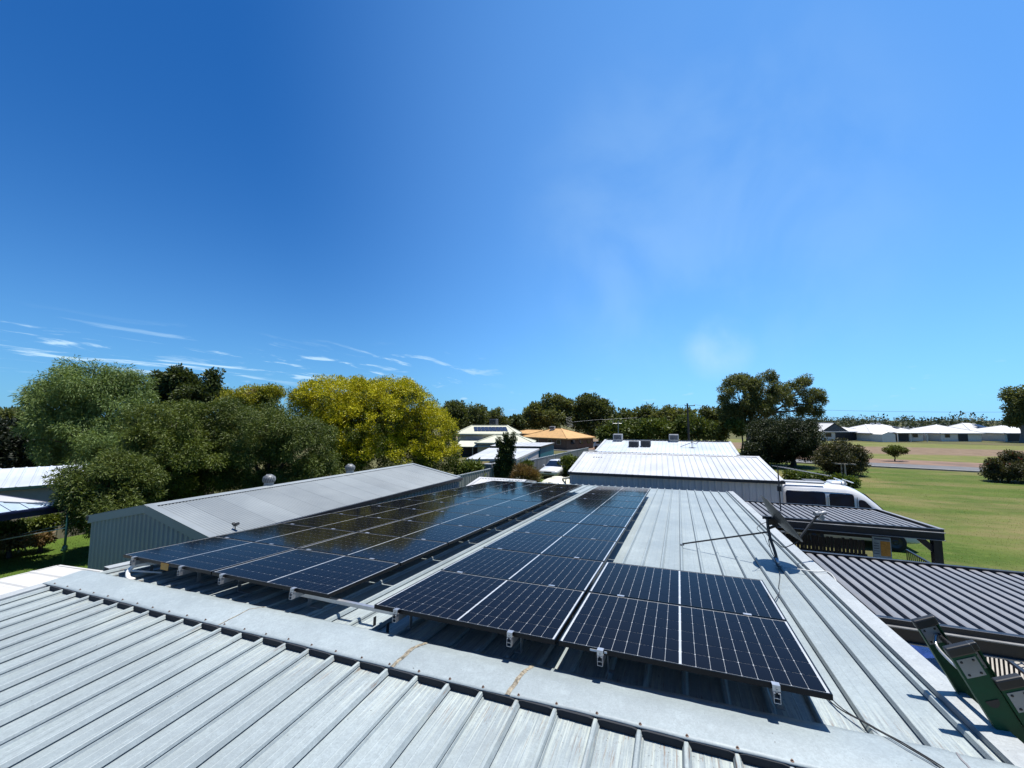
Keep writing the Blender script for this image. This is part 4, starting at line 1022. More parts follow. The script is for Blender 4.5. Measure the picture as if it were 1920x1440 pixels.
# cream house with raised roof
ch = thing('house', 'cream house with raised hip roof and solar panels left of the orange roof', 'house', at(920, 835, 62))
pc = at(918, 812, 63); Mx = hip('x', ch, pc.x, pc.y, 8.6, 5.6, pc.z, at(918, 797.5, 63).z, R(16), M['cream_roof'], 0.4, 2.7)
walls(ch, Mx, 8.6, 5.6, pc.z + 0.02, M['cream_wall'])
e0 = pc.z; g0 = at(918, 797.5, 63).z
for k in range(9):
    a = Vector((-1.9 + 0.56 * k, -2.35, e0 + (g0 - e0) * 0.27 + 0.06)); b = Vector((-2.35 + 0.56 * k, -0.75, e0 + (g0 - e0) * 0.77 + 0.06))
    part('solar_module', MB().poly([Mx @ q for q in (a, a + Vector((0.52, 0, 0)), b + Vector((0.52, 0, 0)), b)]), M['pv_far'], ch)
opening(ch, Mx, -3.2, -0.6, e0 - 1.15, e0 - 0.35, -2.8, M['cooler_light'], M['cream_wall'])
p2 = at(950, 828, 57); M2 = hip('x', ch, p2.x, p2.y, 7.2, 5.2, p2.z, at(950, 816, 57).z, R(16), M['cream_roof'], 0.35, 1.6); walls(ch, M2, 7.2, 5.2, p2.z + 0.02, M['cream_wall'])
p3 = at(893, 832, 56); M3 = Matrix.Translation((p3.x, p3.y, 0)) @ Matrix.Rotation(R(16), 4, 'Z')
part('verandah_roof', MB().prism([M3 @ Vector(q) for q in ((-2.6, -1.6, p3.z - 0.35), (2.1, -1.6, p3.z - 0.35), (3.1, 1.6, p3.z + 0.25), (-2.6, 1.6, p3.z + 0.25))], (0, 0, 0.06)), M['cream_roof'], ch)
part('verandah_back', MB().box((-2.5, 1.4, 0), (3.0, 1.6, p3.z - 0.1), M3), M['garage_dark'], ch)
for x in (-2.4, -0.2, 2.0): part('verandah_post', MB().box((x - 0.05, -1.5, 0), (x + 0.05, -1.4, p3.z - 0.36), M3), M['cream_wall'], ch)
cooler('grey cooler box on the ridge of the cream house', *(at(926, 797, 64)), 1.1, 0.9, 0.95, M['cooler'], M['garage_dark'])

# orange tiled house
oh = thing('house', 'house with orange tiled hip roof and brown brick walls', 'house', at(1035, 835, 75))
pc = at(1045, 819, 74); Mo = hip('x', oh, pc.x, pc.y, 10.2, 7.5, pc.z, at(1040, 803, 75).z, R(-24), M['tan_roof'], 0.4, 1.0)
walls(oh, Mo, 10.2, 7.5, pc.z + 0.02, M['brown_brick'])
for x in (-3.8, -1.6, 1.5, 3.4): opening(oh, Mo, x - 0.4, x + 0.4, 0.9, pc.z - 0.35, -3.75, M['glass_dark'], M['cream_wall'])
for yy in (-2.2, 0.2, 2.4):
    f = part('window', MB().box((5.1, yy - 0.5, 0.9), (5.16, yy + 0.5, pc.z - 0.35), Mo), M['glass_dark'], oh)
p2 = at(1003, 812, 80); M2 = hip('x', oh, p2.x, p2.y, 7.5, 6, p2.z, at(1003, 806, 80).z, R(-24), M['tan_roof'], 0.35, 2.0); walls(oh, M2, 7.5, 6, p2.z + 0.02, M['brown_brick'])
cooler('pale cooler box on the orange tiled roof', *(at(1036, 804.5, 74)), 0.9, 0.8, 0.5, M['cooler_light'], M['garage_dark'])

# ------------------------------------------------------------------ vehicles
def body(secs):
    """secs: (x, [(halfwidth, z)...] from sill up to the roof centre); mirrored and lofted along x"""
    out = []
    for x, prof in secs:
        L_ = [Vector((x, -w, z)) for w, z in prof]; R_ = [Vector((x, w, z)) for w, z in reversed(prof[:-1])] if prof[-1][0] == 0 else [Vector((x, w, z)) for w, z in reversed(prof)]
        out.append(L_ + R_)
    return out
def wheel(parent, x, y, r, w):
    s = -1 if y < 0 else 1
    wl_ = lpart('wheel', MB().lathe([(r * 0.6, -w / 2), (r * 0.93, -w / 2), (r, -w * 0.35), (r, w * 0.35), (r * 0.93, w / 2), (r * 0.6, w / 2)], (x, y, r), 24, (0, s, 0)), M['rubber'], parent, smooth=True)
    lpart('rim', MB().lathe([(0, w * 0.36), (r * 0.18, w * 0.42), (r * 0.3, w * 0.30), (r * 0.62, w * 0.44), (r * 0.62, -w * 0.4)], (x, y, r), 20, (0, s, 0)), M['darkgrey'], wl_)

van = thing('van', 'white high-roofed campervan with dark side windows parked beyond the far pergola', 'van', (6.62, 18.0, 0.0), None, R(1.5))
def vsec(x, top, wid=1.0, hood=None):
    zs = [0.32, 0.55, 1.05, 1.45, 1.95, 2.22, 2.34, 2.37]; ws = [0.90, 0.95, 0.96, 0.95, 0.91, 0.855, 0.60, 0.0]
    return (x, [(w * wid, min(z, 0.32 + (z - 0.32) * (top - 0.32) / 2.05)) for w, z in zip(ws, zs)])
vs_ = [vsec(0.0, 2.28, 0.94), vsec(0.10, 2.36), vsec(1.2, 2.38), vsec(2.1, 2.36), vsec(2.3, 2.32), vsec(2.55, 2.22), vsec(2.82, 2.03, 0.99), vsec(3.15, 1.72, 0.98), vsec(3.5, 1.34, 0.97), vsec(3.7, 1.20, 0.96), vsec(4.1, 1.06, 0.93), vsec(4.27, 0.9, 0.88), vsec(4.33, 0.6, 0.84)]
lpart('body', MB().loft(body(vs_)), M['white_paint'], van, smooth=True)
def vwin(x0, x1, z0, z1, slant=0.0, nm='side_window'):
    for s in (-1, 1):
        y0, y1 = s * 0.962, s * (0.962 - 0.055 * (z1 - z0) / 0.5)
        y0 = s * (0.958 if z0 < 1.5 else 0.95); y1 = s * (0.962 - (z1 - 1.45) * 0.105)
        P = [Vector((x0, y0, z0)), Vector((x1 + slant, y0, z0)), Vector((x1, y1, z1)), Vector((x0, y1, z1))]
        # rounded corners
        q = []; rr = 0.07
        for i in range(4):
            a, b, c = P[i - 1], P[i], P[(i + 1) % 4]; q += [b + (a - b).normalized() * rr, b + (a - b).normalized() * rr * 0.3 + (c - b).normalized() * rr * 0.3, b + (c - b).normalized() * rr]
        lpart(nm, MB().prism(q, (0, s * 0.012, 0.0)), M['van_glass'], van)
vwin(0.06, 1.42, 1.10, 2.08); vwin(1.55, 2.36, 1.10, 2.05); vwin(2.50, 2.68, 1.12, 1.86, 0.60, 'cab_window')
lpart('windscreen', MB().loft([[Vector((2.88, -0.50, 2.03)), Vector((2.88, 0.50, 2.03))], [Vector((3.48, -0.55, 1.40)), Vector((3.48, 0.55, 1.40))]], cap=False), M['van_glass'], van)
lpart('pillar_trim', MB().box((1.44, -0.972, 1.30), (1.53, -0.955, 1.90)), M['white_paint'], van)
lpart('door_seam', MB().box((2.44, -0.968, 0.5), (2.452, -0.95, 1.96)).box((1.482, -0.975, 0.5), (1.492, -0.953, 1.96)), M['gutter_dark'], van)
lpart('drip_rail', MB().tube([(0.1, -0.875, 2.10), (1.2, -0.875, 2.11), (2.2, -0.87, 2.09), (2.5, -0.86, 2.0)], 0.016, 6), M['white_paint'], van)
lpart('roof_solar_panel', MB().box((0.95, -0.45, 2.40), (1.60, 0.35, 2.435)), M['cooler'], van)
lpart('roof_hatch', MB().loft([[Vector((x, y, z)) for x, y in ((1.85 - e, -0.3 - e), (2.35 + e, -0.3 - e), (2.35 + e, 0.3 + e), (1.85 - e, 0.3 + e))] for z, e in ((2.36, 0.02), (2.41, 0.0), (2.45, -0.06))]), M['white_paint'], van)
lpart('roof_rack', MB().tube([(2.2, -0.55, 2.50), (2.2, 0.55, 2.50)], 0.02, 6).tube([(2.5, -0.55, 2.46), (2.5, 0.55, 2.46)], 0.02, 6).box((2.22, -0.5, 2.36), (2.27, -0.45, 2.50)).box((2.22, 0.45, 2.36), (2.27, 0.5, 2.50)), M['white_paint'], van)
lpart('awning', MB().tube([(-0.02, -0.72, 2.43), (1.45, -0.72, 2.43)], 0.05, 8), M['white_paint'], van)
lpart('door_handle', MB().box((2.28, -0.985, 1.02), (2.40, -0.955, 1.06)).box((2.52, -0.985, 1.02), (2.64, -0.955, 1.06)), M['gutter_dark'], van)
lpart('side_moulding', MB().box((0.1, -0.985, 0.62), (4.0, -0.95, 0.70)), M['cooler'], van)
for x in (0.95, 3.55):
    for y in (-0.86, 0.86): wheel(van, x, y, 0.34, 0.22)
for y in (-0.72, 0.72): lpart('headlight', MB().box((4.14, y - 0.16, 0.74), (4.285, y + 0.16, 0.92)), M['headlight'], van)
lpart('side_mirror', MB().box((2.98, -1.14, 1.30), (3.10, -0.98, 1.54)), M['gutter_dark'], van)

car = thing('car', 'white sedan facing us beside the grey steel fence', 'car', at(1027, 896, 34.5).xy.to_3d(), None, R(90 - 4.7))
car.location.z = 0.02
def csec(x, prof): return (x, prof)
low = [(0.70, 0.22), (0.82, 0.30), (0.86, 0.50), (0.87, 0.68)]
cs = [csec(0, [(0.60, 0.30), (0.70, 0.40), (0.74, 0.52), (0.72, 0.62), (0.60, 0.66), (0, 0.68)]),
      csec(0.12, [(0.68, 0.24), (0.80, 0.36), (0.83, 0.52), (0.81, 0.66), (0.68, 0.72), (0, 0.74)]),
      csec(0.5, [(0.70, 0.22), (0.84, 0.36), (0.87, 0.56), (0.86, 0.72), (0.72, 0.80), (0, 0.84)]),
      csec(1.25, [(0.70, 0.22), (0.85, 0.36), (0.88, 0.60), (0.87, 0.82), (0.76, 0.90), (0, 0.94)]),
      csec(1.95, [(0.70, 0.22), (0.85, 0.36), (0.88, 0.60), (0.87, 0.86), (0.66, 1.28), (0, 1.33)]),
      csec(2.35, [(0.70, 0.22), (0.85, 0.36), (0.88, 0.60), (0.87, 0.88), (0.62, 1.40), (0, 1.44)]),
      csec(3.1, [(0.70, 0.22), (0.85, 0.36), (0.88, 0.60), (0.87, 0.90), (0.60, 1.39), (0, 1.43)]),
      csec(3.9, [(0.70, 0.22), (0.85, 0.36), (0.88, 0.60), (0.86, 0.92), (0.70, 1.04), (0, 1.08)]),
      csec(4.6, [(0.68, 0.26), (0.80, 0.38), (0.84, 0.60), (0.80, 0.88), (0.66, 0.96), (0, 1.0)]),
      csec(4.75, [(0.60, 0.34), (0.72, 0.42), (0.76, 0.60), (0.72, 0.82), (0.58, 0.90), (0, 0.92)])]
lpart('body', MB().loft(body(cs)), M['white_paint'], car, smooth=True)
lpart('windscreen', MB().add([(1.26, -0.74, 0.93), (1.20, 0, 0.975), (1.26, 0.74, 0.93), (1.97, 0.615, 1.325), (1.93, 0, 1.365), (1.97, -0.615, 1.325)], [(0, 1, 4, 5), (1, 2, 3, 4)]), M['glass_dark'], car)
for s in (-1, 1):
    lpart('side_window', MB().poly([Vector((1.55, s * 0.855, 0.92)), Vector((3.3, s * 0.86, 0.95)), Vector((3.05, s * 0.665, 1.33)), Vector((2.2, s * 0.675, 1.32))]), M['glass_dark'], car)
    lpart('headlight', MB().loft([[Vector((0.02, s * 0.40, 0.50)), Vector((0.02, s * 0.40, 0.63)), Vector((0.10, s * 0.42, 0.66))], [Vector((0.10, s * 0.76, 0.54)), Vector((0.14, s * 0.76, 0.66)), Vector((0.24, s * 0.74, 0.70))]]), M['headlight'], car)
    lpart('side_mirror', MB().box((1.45, s * 0.90 - (0.14 if s < 0 else 0), 0.90), (1.60, s * 0.90 + (0.14 if s > 0 else 0), 1.02)), M['white_paint'], car)
    for x in (0.85, 3.75): wheel(car, x, s * 0.78, 0.31, 0.2)
lpart('grille', MB().box((-0.012, -0.34, 0.50), (0.03, 0.34, 0.61)), M['gutter_dark'], car)
lpart('lower_intake', MB().box((-0.01, -0.55, 0.30), (0.08, 0.55, 0.385)), M['gutter_dark'], car)
lpart('number_plate', MB().box((-0.025, -0.19, 0.40), (-0.005, 0.19, 0.48)), M['label_white'], car)

# ------------------------------------------------------------------ poles and wires
pb = at(1291, 800, 58); pb = Vector((pb.x, pb.y, 0)); pt = Vector((pb.x - 0.05, pb.y, 7.3))
pp = thing('power_pole', 'tall wooden power pole with crossarm rising above the middle trees', 'power pole', pb)
part('pole', MB().tube([pb, pt], [0.17, 0.12], 8), M['pole_wood'], pp)
part('crossarm', MB().box((pt.x - 0.35, pt.y - 0.12, 6.9), (pt.x + 1.0, pt.y - 0.02, 7.0)), M['pole_wood'], pp)
for x in (-0.3, 0.9): part('insulator', MB().lathe([(0.04, 0), (0.07, 0.06), (0.04, 0.14), (0, 0.16)], (pt.x + x, pt.y - 0.07, 7.0), 8), M['white_pvc'], pp)
def wire(label, a, b, sag, r=0.018, mat='wire'):
    a, b = Vector(a), Vector(b); pts = [a.lerp(b, k / 14) - Vector((0, 0, sag * 4 * (k / 14) * (1 - k / 14))) for k in range(15)]
    return cable('overhead_wire', pts, r, M[mat], label, 'wire', 4)
wire('thin overhead wire running left from the power pole', pt + Vector((-0.3, -0.07, -0.15)), at(1100, 800, 80), 0.4, 0.012)
wire('thin overhead wire running right from the power pole into the gum tree', pt + Vector((0.9, -0.07, -0.15)), at(1420, 768, 64), 0.4, 0.012)
wire('faint overhead wire across the sky above the white roofed houses', at(1548, 769, 118), at(1960, 772, 118), 0.3, 0.03)
am = thing('antenna_pole', 'thin pole with house antenna in front of the dark trees', 'antenna', (at(1159, 845, 44).x, at(1159, 845, 44).y, 0))
q = at(1159, 790, 44); part('pole', MB().tube([(q.x, q.y, 0), q], 0.05, 8), M['fence_grey'], am)
bq = at(1063, 797, 44); part('boom', MB().tube([at(1076, 791, 44), at(1130, 786, 46)], 0.010, 5), M['alu_dull'], am)
part('frame', MB().tube([at(1148, 789, 44), at(1149, 794, 44), at(1166, 794, 44), at(1167, 788, 44)], 0.03, 6).tube([at(1128, 787, 45), at(1195, 783, 46)], 0.007, 5), M['alu_dull'], am)
for k in range(7):
    c = at(1066 + 0.6 * k, 783 + 2.8 * k, 44); part('element', MB().tube([c - RT * 0.32 - UP * 0.05, c + RT * 0.32 + UP * 0.08], 0.010, 5), M['alu_dull'], am)
fb = thing('white_ute', 'small white parked vehicle half hidden beyond the fence end', 'vehicle', at(1122, 828, 70))
q = at(1114, 829, 70); fb.location = (q.x, q.y, 0)
lpart('body', MB().loft([[Vector((x, -0.8, z0)), Vector((x, 0.8, z0)), Vector((x, 0.7, z1)), Vector((x, -0.7, z1))] for x, z0, z1 in ((0, 0.4, 0.9), (0.3, 0.3, 1.3), (1.2, 0.3, 1.45), (1.7, 0.3, 1.0), (2.6, 0.35, 0.95), (2.75, 0.5, 0.8))]), M['white_paint'], fb)
lpart('cab_window', MB().box((0.45, -0.80, 1.0), (1.15, -0.74, 1.3)), M['glass_dark'], fb)
for x in (0.5, 2.1): wheel(fb, x, -0.75, 0.32, 0.2)

# ------------------------------------------------------------------ white roofed houses beyond the paddock
def far_house(label, px0, px1, py_e, py_r, d, depth, rot, bays, ridge=None, py_b=828, roofm='far_white'):
    a, b = at(px0, py_b, d), at(px1, py_b, d); w = (b - a).length; cx, cy = (a.x + b.x) / 2, (a.y + b.y) / 2
    r = thing('house', label, 'house', (cx, cy, 0), 'white roofed houses beyond the paddock')
    e, g = max(at((px0 + px1) / 2, py_e, d).z, 1.9), at((px0 + px1) / 2, py_r, d + depth / 2).z
    rr = -YAW + rot
    cx += math.sin(-rr) * -depth / 2 * -1; cy += math.cos(rr) * depth / 2
    Mx = hip('x', r, cx, cy, w * 0.94, depth, e, g, rr, M[roofm], 0.5, ridge)
    walls(r, Mx, w * 0.94, depth, e + 0.02, M['far_wall'])
    for (x0, x1, z1, kind) in bays:
        X0, X1 = -w * 0.47 + w * 0.94 * x0, -w * 0.47 + w * 0.94 * x1
        if kind == 'g': opening(r, Mx, X0, X1, 0.05, min(z1, e - 0.15), -depth / 2, M['garage_dark'], M['far_wall'], 'garage_door')
        else: opening(r, Mx, X0, X1, 0.9, min(z1, e - 0.25), -depth / 2, M['glass_dark'], M['far_white'])
    return r, Mx, w, e, g
h1, Mx, w, e, g = far_house('white house with grey gable and long dark open carport, nearest the gum tree', 1530, 1636, 809, 795, 98, 12, R(6), [(0.32, 0.95, 2.2, 'g'), (0.12, 0.24, 1.8, 'w')])
gx = -w * 0.19
part('gable_roof', MB().loft([[Mx @ Vector(q) for q in ((gx - 3.6, y, e), (gx, y, g + 0.35), (gx + 3.6, y, e))] for y in (-6.4, 0)], cap=False).bar(Mx @ Vector((gx, -6.4, g + 0.36)), Mx @ Vector((gx, 0, g + 0.36)), 0.4, 0.1), M['far_white'], h1)
part('gable_face', MB().poly([Mx @ Vector(q) for q in ((gx - 3.0, -6.35, e + 0.12), (gx + 3.0, -6.35, e + 0.12), (gx, -6.35, g + 0.05))]), M['gable_grey'], h1)
h2, Mx, w, e, g = far_house('white hip roofed house with small porch, second house from the gum tree', 1628, 1738, 812, 795.5, 95, 11, R(4), [(0.30, 0.42, 1.9, 'w'), (0.45, 0.72, 2.1, 'g'), (0.8, 0.9, 1.8, 'w')], 2.2)
part('porch_roof', MB().prism([Mx @ Vector(q) for q in ((-2.8, -8.3, 1.95), (4.8, -8.3, 1.95), (4.0, -5.5, 2.5), (-2.8, -5.5, 2.5))], (0, 0, 0.08)), M['far_white'], h2)
for x in (-2.6, 0.5, 4.5): part('porch_post', MB().box((x - 0.08, -8.1, 0), (x + 0.08, -7.95, 1.96), Mx), M['far_wall'], h2)
part('shed_box', MB().prism([Mx @ Vector(q) for q in ((-6.6, -8.3, 0), (-3.4, -8.3, 0), (-3.4, -8.3, 1.7), (-5.0, -8.3, 2.25), (-6.6, -8.3, 1.7))], Mx.to_3x3() @ Vector((0, 3, 0))), M['far_wall'], h2)
for x in (-0.4, 1.2): part('vent', MB().box((x - 0.3, -0.3, g - 0.15), (x + 0.3, 0.3, g + 0.35), Mx), M['far_white'], h2)
part('roof_skylight', MB().prism([Mx @ Vector(q) for q in ((2.4, -3.2, e + 1.05), (3.4, -3.2, e + 1.05), (3.2, -2.3, e + 1.34), (2.2, -2.3, e + 1.34))], (0, 0, 0.12)), M['garage_dark'], h2)
far_house('dark grey roofed house peeping between two white roofed houses', 1705, 1762, 806, 799, 125, 10, R(0), [(0.3, 0.5, 1.8, 'w')], roofm='gable_grey')
h3, Mx, w, e, g = far_house('white house with two dark garage doors right of the small tree', 1764, 1842, 812, 796, 94, 11, R(-2), [(0.42, 0.66, 2.1, 'g'), (0.1, 0.22, 1.7, 'w')])
h4, Mx, w, e, g = far_house('white house carrying dark roof panels, between two white hipped neighbours', 1826, 1892, 811, 793, 99, 11, R(-2), [(0.22, 0.55, 2.1, 'g')], 0.8)
part('roof_panels', MB().prism([Mx @ Vector(q) for q in ((-0.2, -4.3, e + 0.95), (1.5, -4.3, e + 0.95), (0.7, -2.4, e + 1.75), (-1.0, -2.4, e + 1.75))], (0, 0, 0.12)), M['pv_far'], h4)
far_house('white house with dark verandah at the right picture edge', 1884, 1975, 812, 797.5, 93, 10, R(-2), [(0.05, 0.4, 2.1, 'g'), (0.55, 0.9, 2.1, 'g')])
for i, (x0, x1) in enumerate(((1741, 1762), (1735, 1750))):
    pass
fe = thing('paling_fence', 'pale low fence between the white roofed houses', 'fence', at(1750, 826, 97))
for k in range(12):
    p_ = at(1736 + 2.4 * k, 828, 97); part('fence_panel', MB().box((p_.x, p_.y, 0), (p_.x + 0.36, p_.y + 0.05, 1.6)), M['far_wall'], fe)

# garden arbour on the lawn
ar = thing('garden_arbour', 'small pale timber arbour frame on the lawn before the round bush', 'arbour', (15.9, 42.6, 0))
tops = [at(1568, 869, 36.6), at(1577, 870, 35.8), at(1584, 871, 35)]; bots = tops
for a, b in zip(tops, bots): part('post', MB().bar((a.x, a.y, 0), (a.x, a.y, a.z), 0.10, 0.10, (1, 0, 0)), M['pale_timber'], ar)
for dx in (-0.45, 0.0, 0.55): part('beam', MB().bar(tops[0] + Vector((dx - 0.2, 0.4, 0.05)), tops[2] + Vector((dx + 0.1, -0.3, 0.05)), 0.08, 0.10), M['pale_timber'], ar)

# ------------------------------------------------------------------ left neighbours
wr = thing('verandah_roof', 'bright cream-white low roof below the left edge of our roof', 'roof', (-6.2, -2.4, 0))
k = 0; x = -7.55
c0, c1 = Vector((-7.45, 0, 2.46)), Vector((-4.62, 0, 2.62))
y = 0.72
while y > -6:
    pr = [(0, 0), (0.05, 0.0), (0.07, 0.02), (0.11, 0.02), (0.13, 0), (0.40, 0)]
    part('roof_sheet', MB().sheet(pr, (c0.x, y - 0.40, c0.z + 0.001 * (k % 2)), (0, 1, 0), c1 - c0, (0, 0, 1)), M['offwhite_roof'], wr); y -= 0.40; k += 1
part('fascia', MB().bar(c0 + Vector((0, 0.72, -0.06)), c0 + Vector((0, -6, -0.06)), 0.04, 0.14).bar(c0 + Vector((0, 0.74, -0.06)), c1 + Vector((0, 0.74, -0.06)), 0.04, 0.14), M['offwhite_roof'], wr)
for y in (0.5, -2.5, -5.5): part('post', MB().box((-7.38, y - 0.05, 0), (-7.28, y + 0.05, 2.42)), M['white_pvc'], wr)

ns_ = thing('shed', 'pale ribbed roof shed with dark green trim at the left edge behind bushes', 'shed', (-24, 5, 0))
a, b = Vector((-24.9, 0.9, 2.2)), Vector((-22.1, 7.0, 2.2)); dr_ = (b - a).normalized(); bk = Vector((-dr_.y, dr_.x, 0)); L = (b - a).length
sv = bk * 2.3 + Vector((0, 0, 0.62)); nn_ = dr_.cross(sv).normalized()
x = 0.0
while x < L - 0.1:
    part('roof_sheet', MB().sheet(trap(x, min(x + 0.762, L) + 0.01, 0.38, 0.03, 0.05, 0.02), a, dr_, sv, nn_), M['white_roof2'], ns_); x += 0.762
part('rear_roof', MB().quad(a + sv, b + sv, b + sv + bk * 2.3 - Vector((0, 0, 0.62)), a + sv + bk * 2.3 - Vector((0, 0, 0.62))), M['white_roof2'], ns_)
part('gutter', MB().bar(a - Vector((0, 0, 0.05)), b - Vector((0, 0, 0.05)), 0.12, 0.12), M['green_trim'], ns_)
part('barge', MB().bar(b + dr_ * 0.03, b + sv + dr_ * 0.03, 0.05, 0.16), M['green_trim'], ns_)
part('wall', MB().prism([Vector((a.x, a.y, 0)) + bk * 0.2, Vector((b.x, b.y, 0)) + bk * 0.2, b + bk * 0.2 - Vector((0, 0, 0.05)), a + bk * 0.2 - Vector((0, 0, 0.05))], bk * 0.05), M['cream_wall'], ns_)
part('end_wall', MB().prism([Vector((b.x, b.y, 0)) + bk * 0.2, Vector((b.x, b.y, 0)) + bk * 4.4, b + bk * 4.4, b + sv - Vector((0, 0, 0.05)), b + bk * 0.2], -dr_ * 0.05), M['cream_wall'], ns_)

vb = thing('carport', 'pale blue hip roof with navy fascia at the left picture edge', 'carport', (-20, 1.5, 0))
B = [Vector((-17.55, 4.62, 2.02)), Vector((-17.55, -3.0, 2.02)), Vector((-22.5, -3.0, 2.02)), Vector((-22.5, 4.62, 2.02))]; rg = [Vector((-20.0, 2.2, 2.46)), Vector((-20.0, -1.5, 2.46))]
e0_, e1_ = B[1], B[0]; n = 19
for k in range(n):
    y0, y1 = -3.0 + 7.62 * k / n, -3.0 + 7.62 * (k + 1) / n
    def top(y): 
        t_ = min((4.62 - y) / 2.42, 1.0, (y + 3.0) / 1.5); return Vector((-17.55 - 2.45 * t_, y, 2.02 + 0.44 * t_))
    q0, q1 = Vector((-17.55, y0, 2.02)), Vector((-17.55, y1, 2.02)); u_ = Vector((0, 0, 0.022)); m_ = 0.25
    part('roof_sheet', MB().add([q0 + u_, q0.lerp(q1, m_) + u_, q0.lerp(q1, m_ + 0.1), q1, top(y0) + u_, top(y0 + (y1 - y0) * m_) + u_, top(y0 + (y1 - y0) * (m_ + 0.1)), top(y1)], [(0, 1, 5, 4), (1, 2, 6, 5), (2, 3, 7, 6)]), M['blue_roof'], vb)
part('hip_end', MB().poly([B[0], B[3], rg[0]]), M['white_roof'], vb)
part('rear_slope', MB().poly([B[3], B[2], rg[1], rg[0]]), M['blue_roof'], vb)
part('hip_capping', MB().bar(B[0] + Vector((0, 0, 0.03)), rg[0] + Vector((0, 0, 0.03)), 0.16, 0.03).bar(rg[0] + Vector((0, 0, 0.03)), rg[1] + Vector((0, 0, 0.03)), 0.16, 0.03), M['white_roof'], vb)
part('fascia', MB().bar(B[0] + Vector((0.03, 0.05, -0.12)), B[1] + Vector((0.03, 0, -0.12)), 0.05, 0.26).bar(B[0] + Vector((0.05, 0.03, -0.12)), B[3] + Vector((0, 0.03, -0.12)), 0.05, 0.26), M['navy_trim'], vb)
part('gutter', MB().bar(B[0] + Vector((0.10, 0.05, -0.03)), B[1] + Vector((0.10, 0, -0.03)), 0.10, 0.06), M['navy_trim'], vb)
for (x, y) in ((-17.75, 0.3), (-22.3, 4.3)): part('post', MB().box((x - 0.05, y - 0.05, 0), (x + 0.05, y + 0.05, 1.98)), M['white_pvc'], vb)

pl = thing('paling_fence', 'weathered pale timber paling fence behind the back lawn garden bed', 'fence', (-21.8, 6, 0))
random.seed(3)
pal = []
for k in range(9): pal.append(MB().box((0, 0, 0.02), (0.02, 0.115, 1.22 + 0.012 * k)).mesh('paling'))
for m_ in pal: m_.materials.append(M['paling'])
for k in range(95):
    o = link('paling', random.choice(pal), None, pl); o.location = Vector((-21.75 + random.uniform(-0.01, 0.01) + 0.028 * k * 0.12, 0.6 + 0.122 * k, 0)) - pl.location
for z in (0.3, 1.0): part('fence_rail', MB().bar((-21.80, 0.5, z), (-21.45, 12.2, z), 0.05, 0.08), M['paling'], pl)
for k in range(5): part('fence_post', MB().box((-21.86, 0.8 + 2.4 * k, 0), (-21.76, 0.9 + 2.4 * k, 1.25)), M['paling'], pl)

ho = thing('clothes_hoist', 'dark pole of a rotary clothes hoist with pale lines on the back lawn', 'clothes hoist', (-16.92, 4.53, 0))
part('pole', MB().tube([(-16.92, 4.53, 0), (-16.92, 4.53, 1.95)], 0.035, 10), M['green_trim'], ho, smooth=True)
part('crank', MB().lathe([(0.05, 0), (0.075, 0.03), (0.075, 0.14), (0.05, 0.2)], (-16.92, 4.53, 0.52), 10).bar((-16.92, 4.5, 0.6), (-16.80, 4.40, 0.6), 0.04, 0.05), M['green_trim'], ho)
part('arm', MB().tube([(-16.92, 4.53, 1.30), at(0, 1013, 13.5), at(-40, 1024, 13.2)], 0.016, 6), M['alu'], ho)
part('arm', MB().tube([(-16.92, 4.53, 1.42), at(55, 998, 15), at(-30, 1020, 15.5)], 0.008, 6), M['wire_light'], ho)
part('line', MB().tube([at(104, 981, 15.5), at(-30, 980, 17)], 0.007, 5), M['wire_light'], ho)
part('arm', MB().tube([(-16.92, 4.53, 1.40), (-17.6, 6.0, 1.75)], 0.014, 6), M['alu_dull'], ho)

# ------------------------------------------------------------------ vegetation
def leaves(centres, radii, n, size, aspect, rng, droop=0.0, flat=0.0):
    """n leaf quads gathered in clumps"""
    k = len(centres); w = radii ** 2; idx = rng.choice(k, n, p=w / w.sum())
    d = rng.normal(size=(n, 3)); d /= np.linalg.norm(d, axis=1)[:, None]
    rr = radii[idx] * rng.random(n) ** 0.45
    P = centres[idx] + d * rr[:, None] * np.array([1, 1, 0.85])
    # leaf direction: outward from the clump, with droop
    a = d + rng.normal(scale=0.7, size=(n, 3)); a[:, 2] -= droop; a /= np.linalg.norm(a, axis=1)[:, None]
    b = np.cross(a, rng.normal(size=(n, 3)) + np.array([0, 0, flat])); b /= np.linalg.norm(b, axis=1)[:, None] + 1e-9
    L = size * (0.6 + 0.8 * rng.random(n))[:, None]; Wd = L * aspect
    V = np.empty((n, 4, 3)); V[:, 0] = P; V[:, 1] = P + a * L * 0.5 + b * Wd * 0.5; V[:, 2] = P + a * L; V[:, 3] = P + a * L * 0.5 - b * Wd * 0.5
    return V.reshape(-1, 3)

def leaf_mesh(name, V):
    n = len(V) // 4; me = bpy.data.meshes.new(name)
    me.vertices.add(len(V)); me.vertices.foreach_set('co', V.astype(np.float32).ravel())
    me.loops.add(4 * n); me.loops.foreach_set('vertex_index', np.arange(4 * n, dtype=np.int32))
    me.polygons.add(n); me.polygons.foreach_set('loop_start', np.arange(0, 4 * n, 4, dtype=np.int32)); me.polygons.foreach_set('loop_total', np.full(n, 4, dtype=np.int32))
    me.update(calc_edges=True); return me

def lobes_px(lst, d, dd=0.0):
    """crown lobes given as place, half width and half height in the photograph at distance d"""
    out = []
    for i, q in enumerate(lst):
        px, py, rx, ry = q[:4]; ex = q[4] if len(q) > 4 else 0.0
        c = at(px, py, d + ex); out.append((c, rx * (d + ex) / FPX, ry * (d + ex) / FPX))
    return out

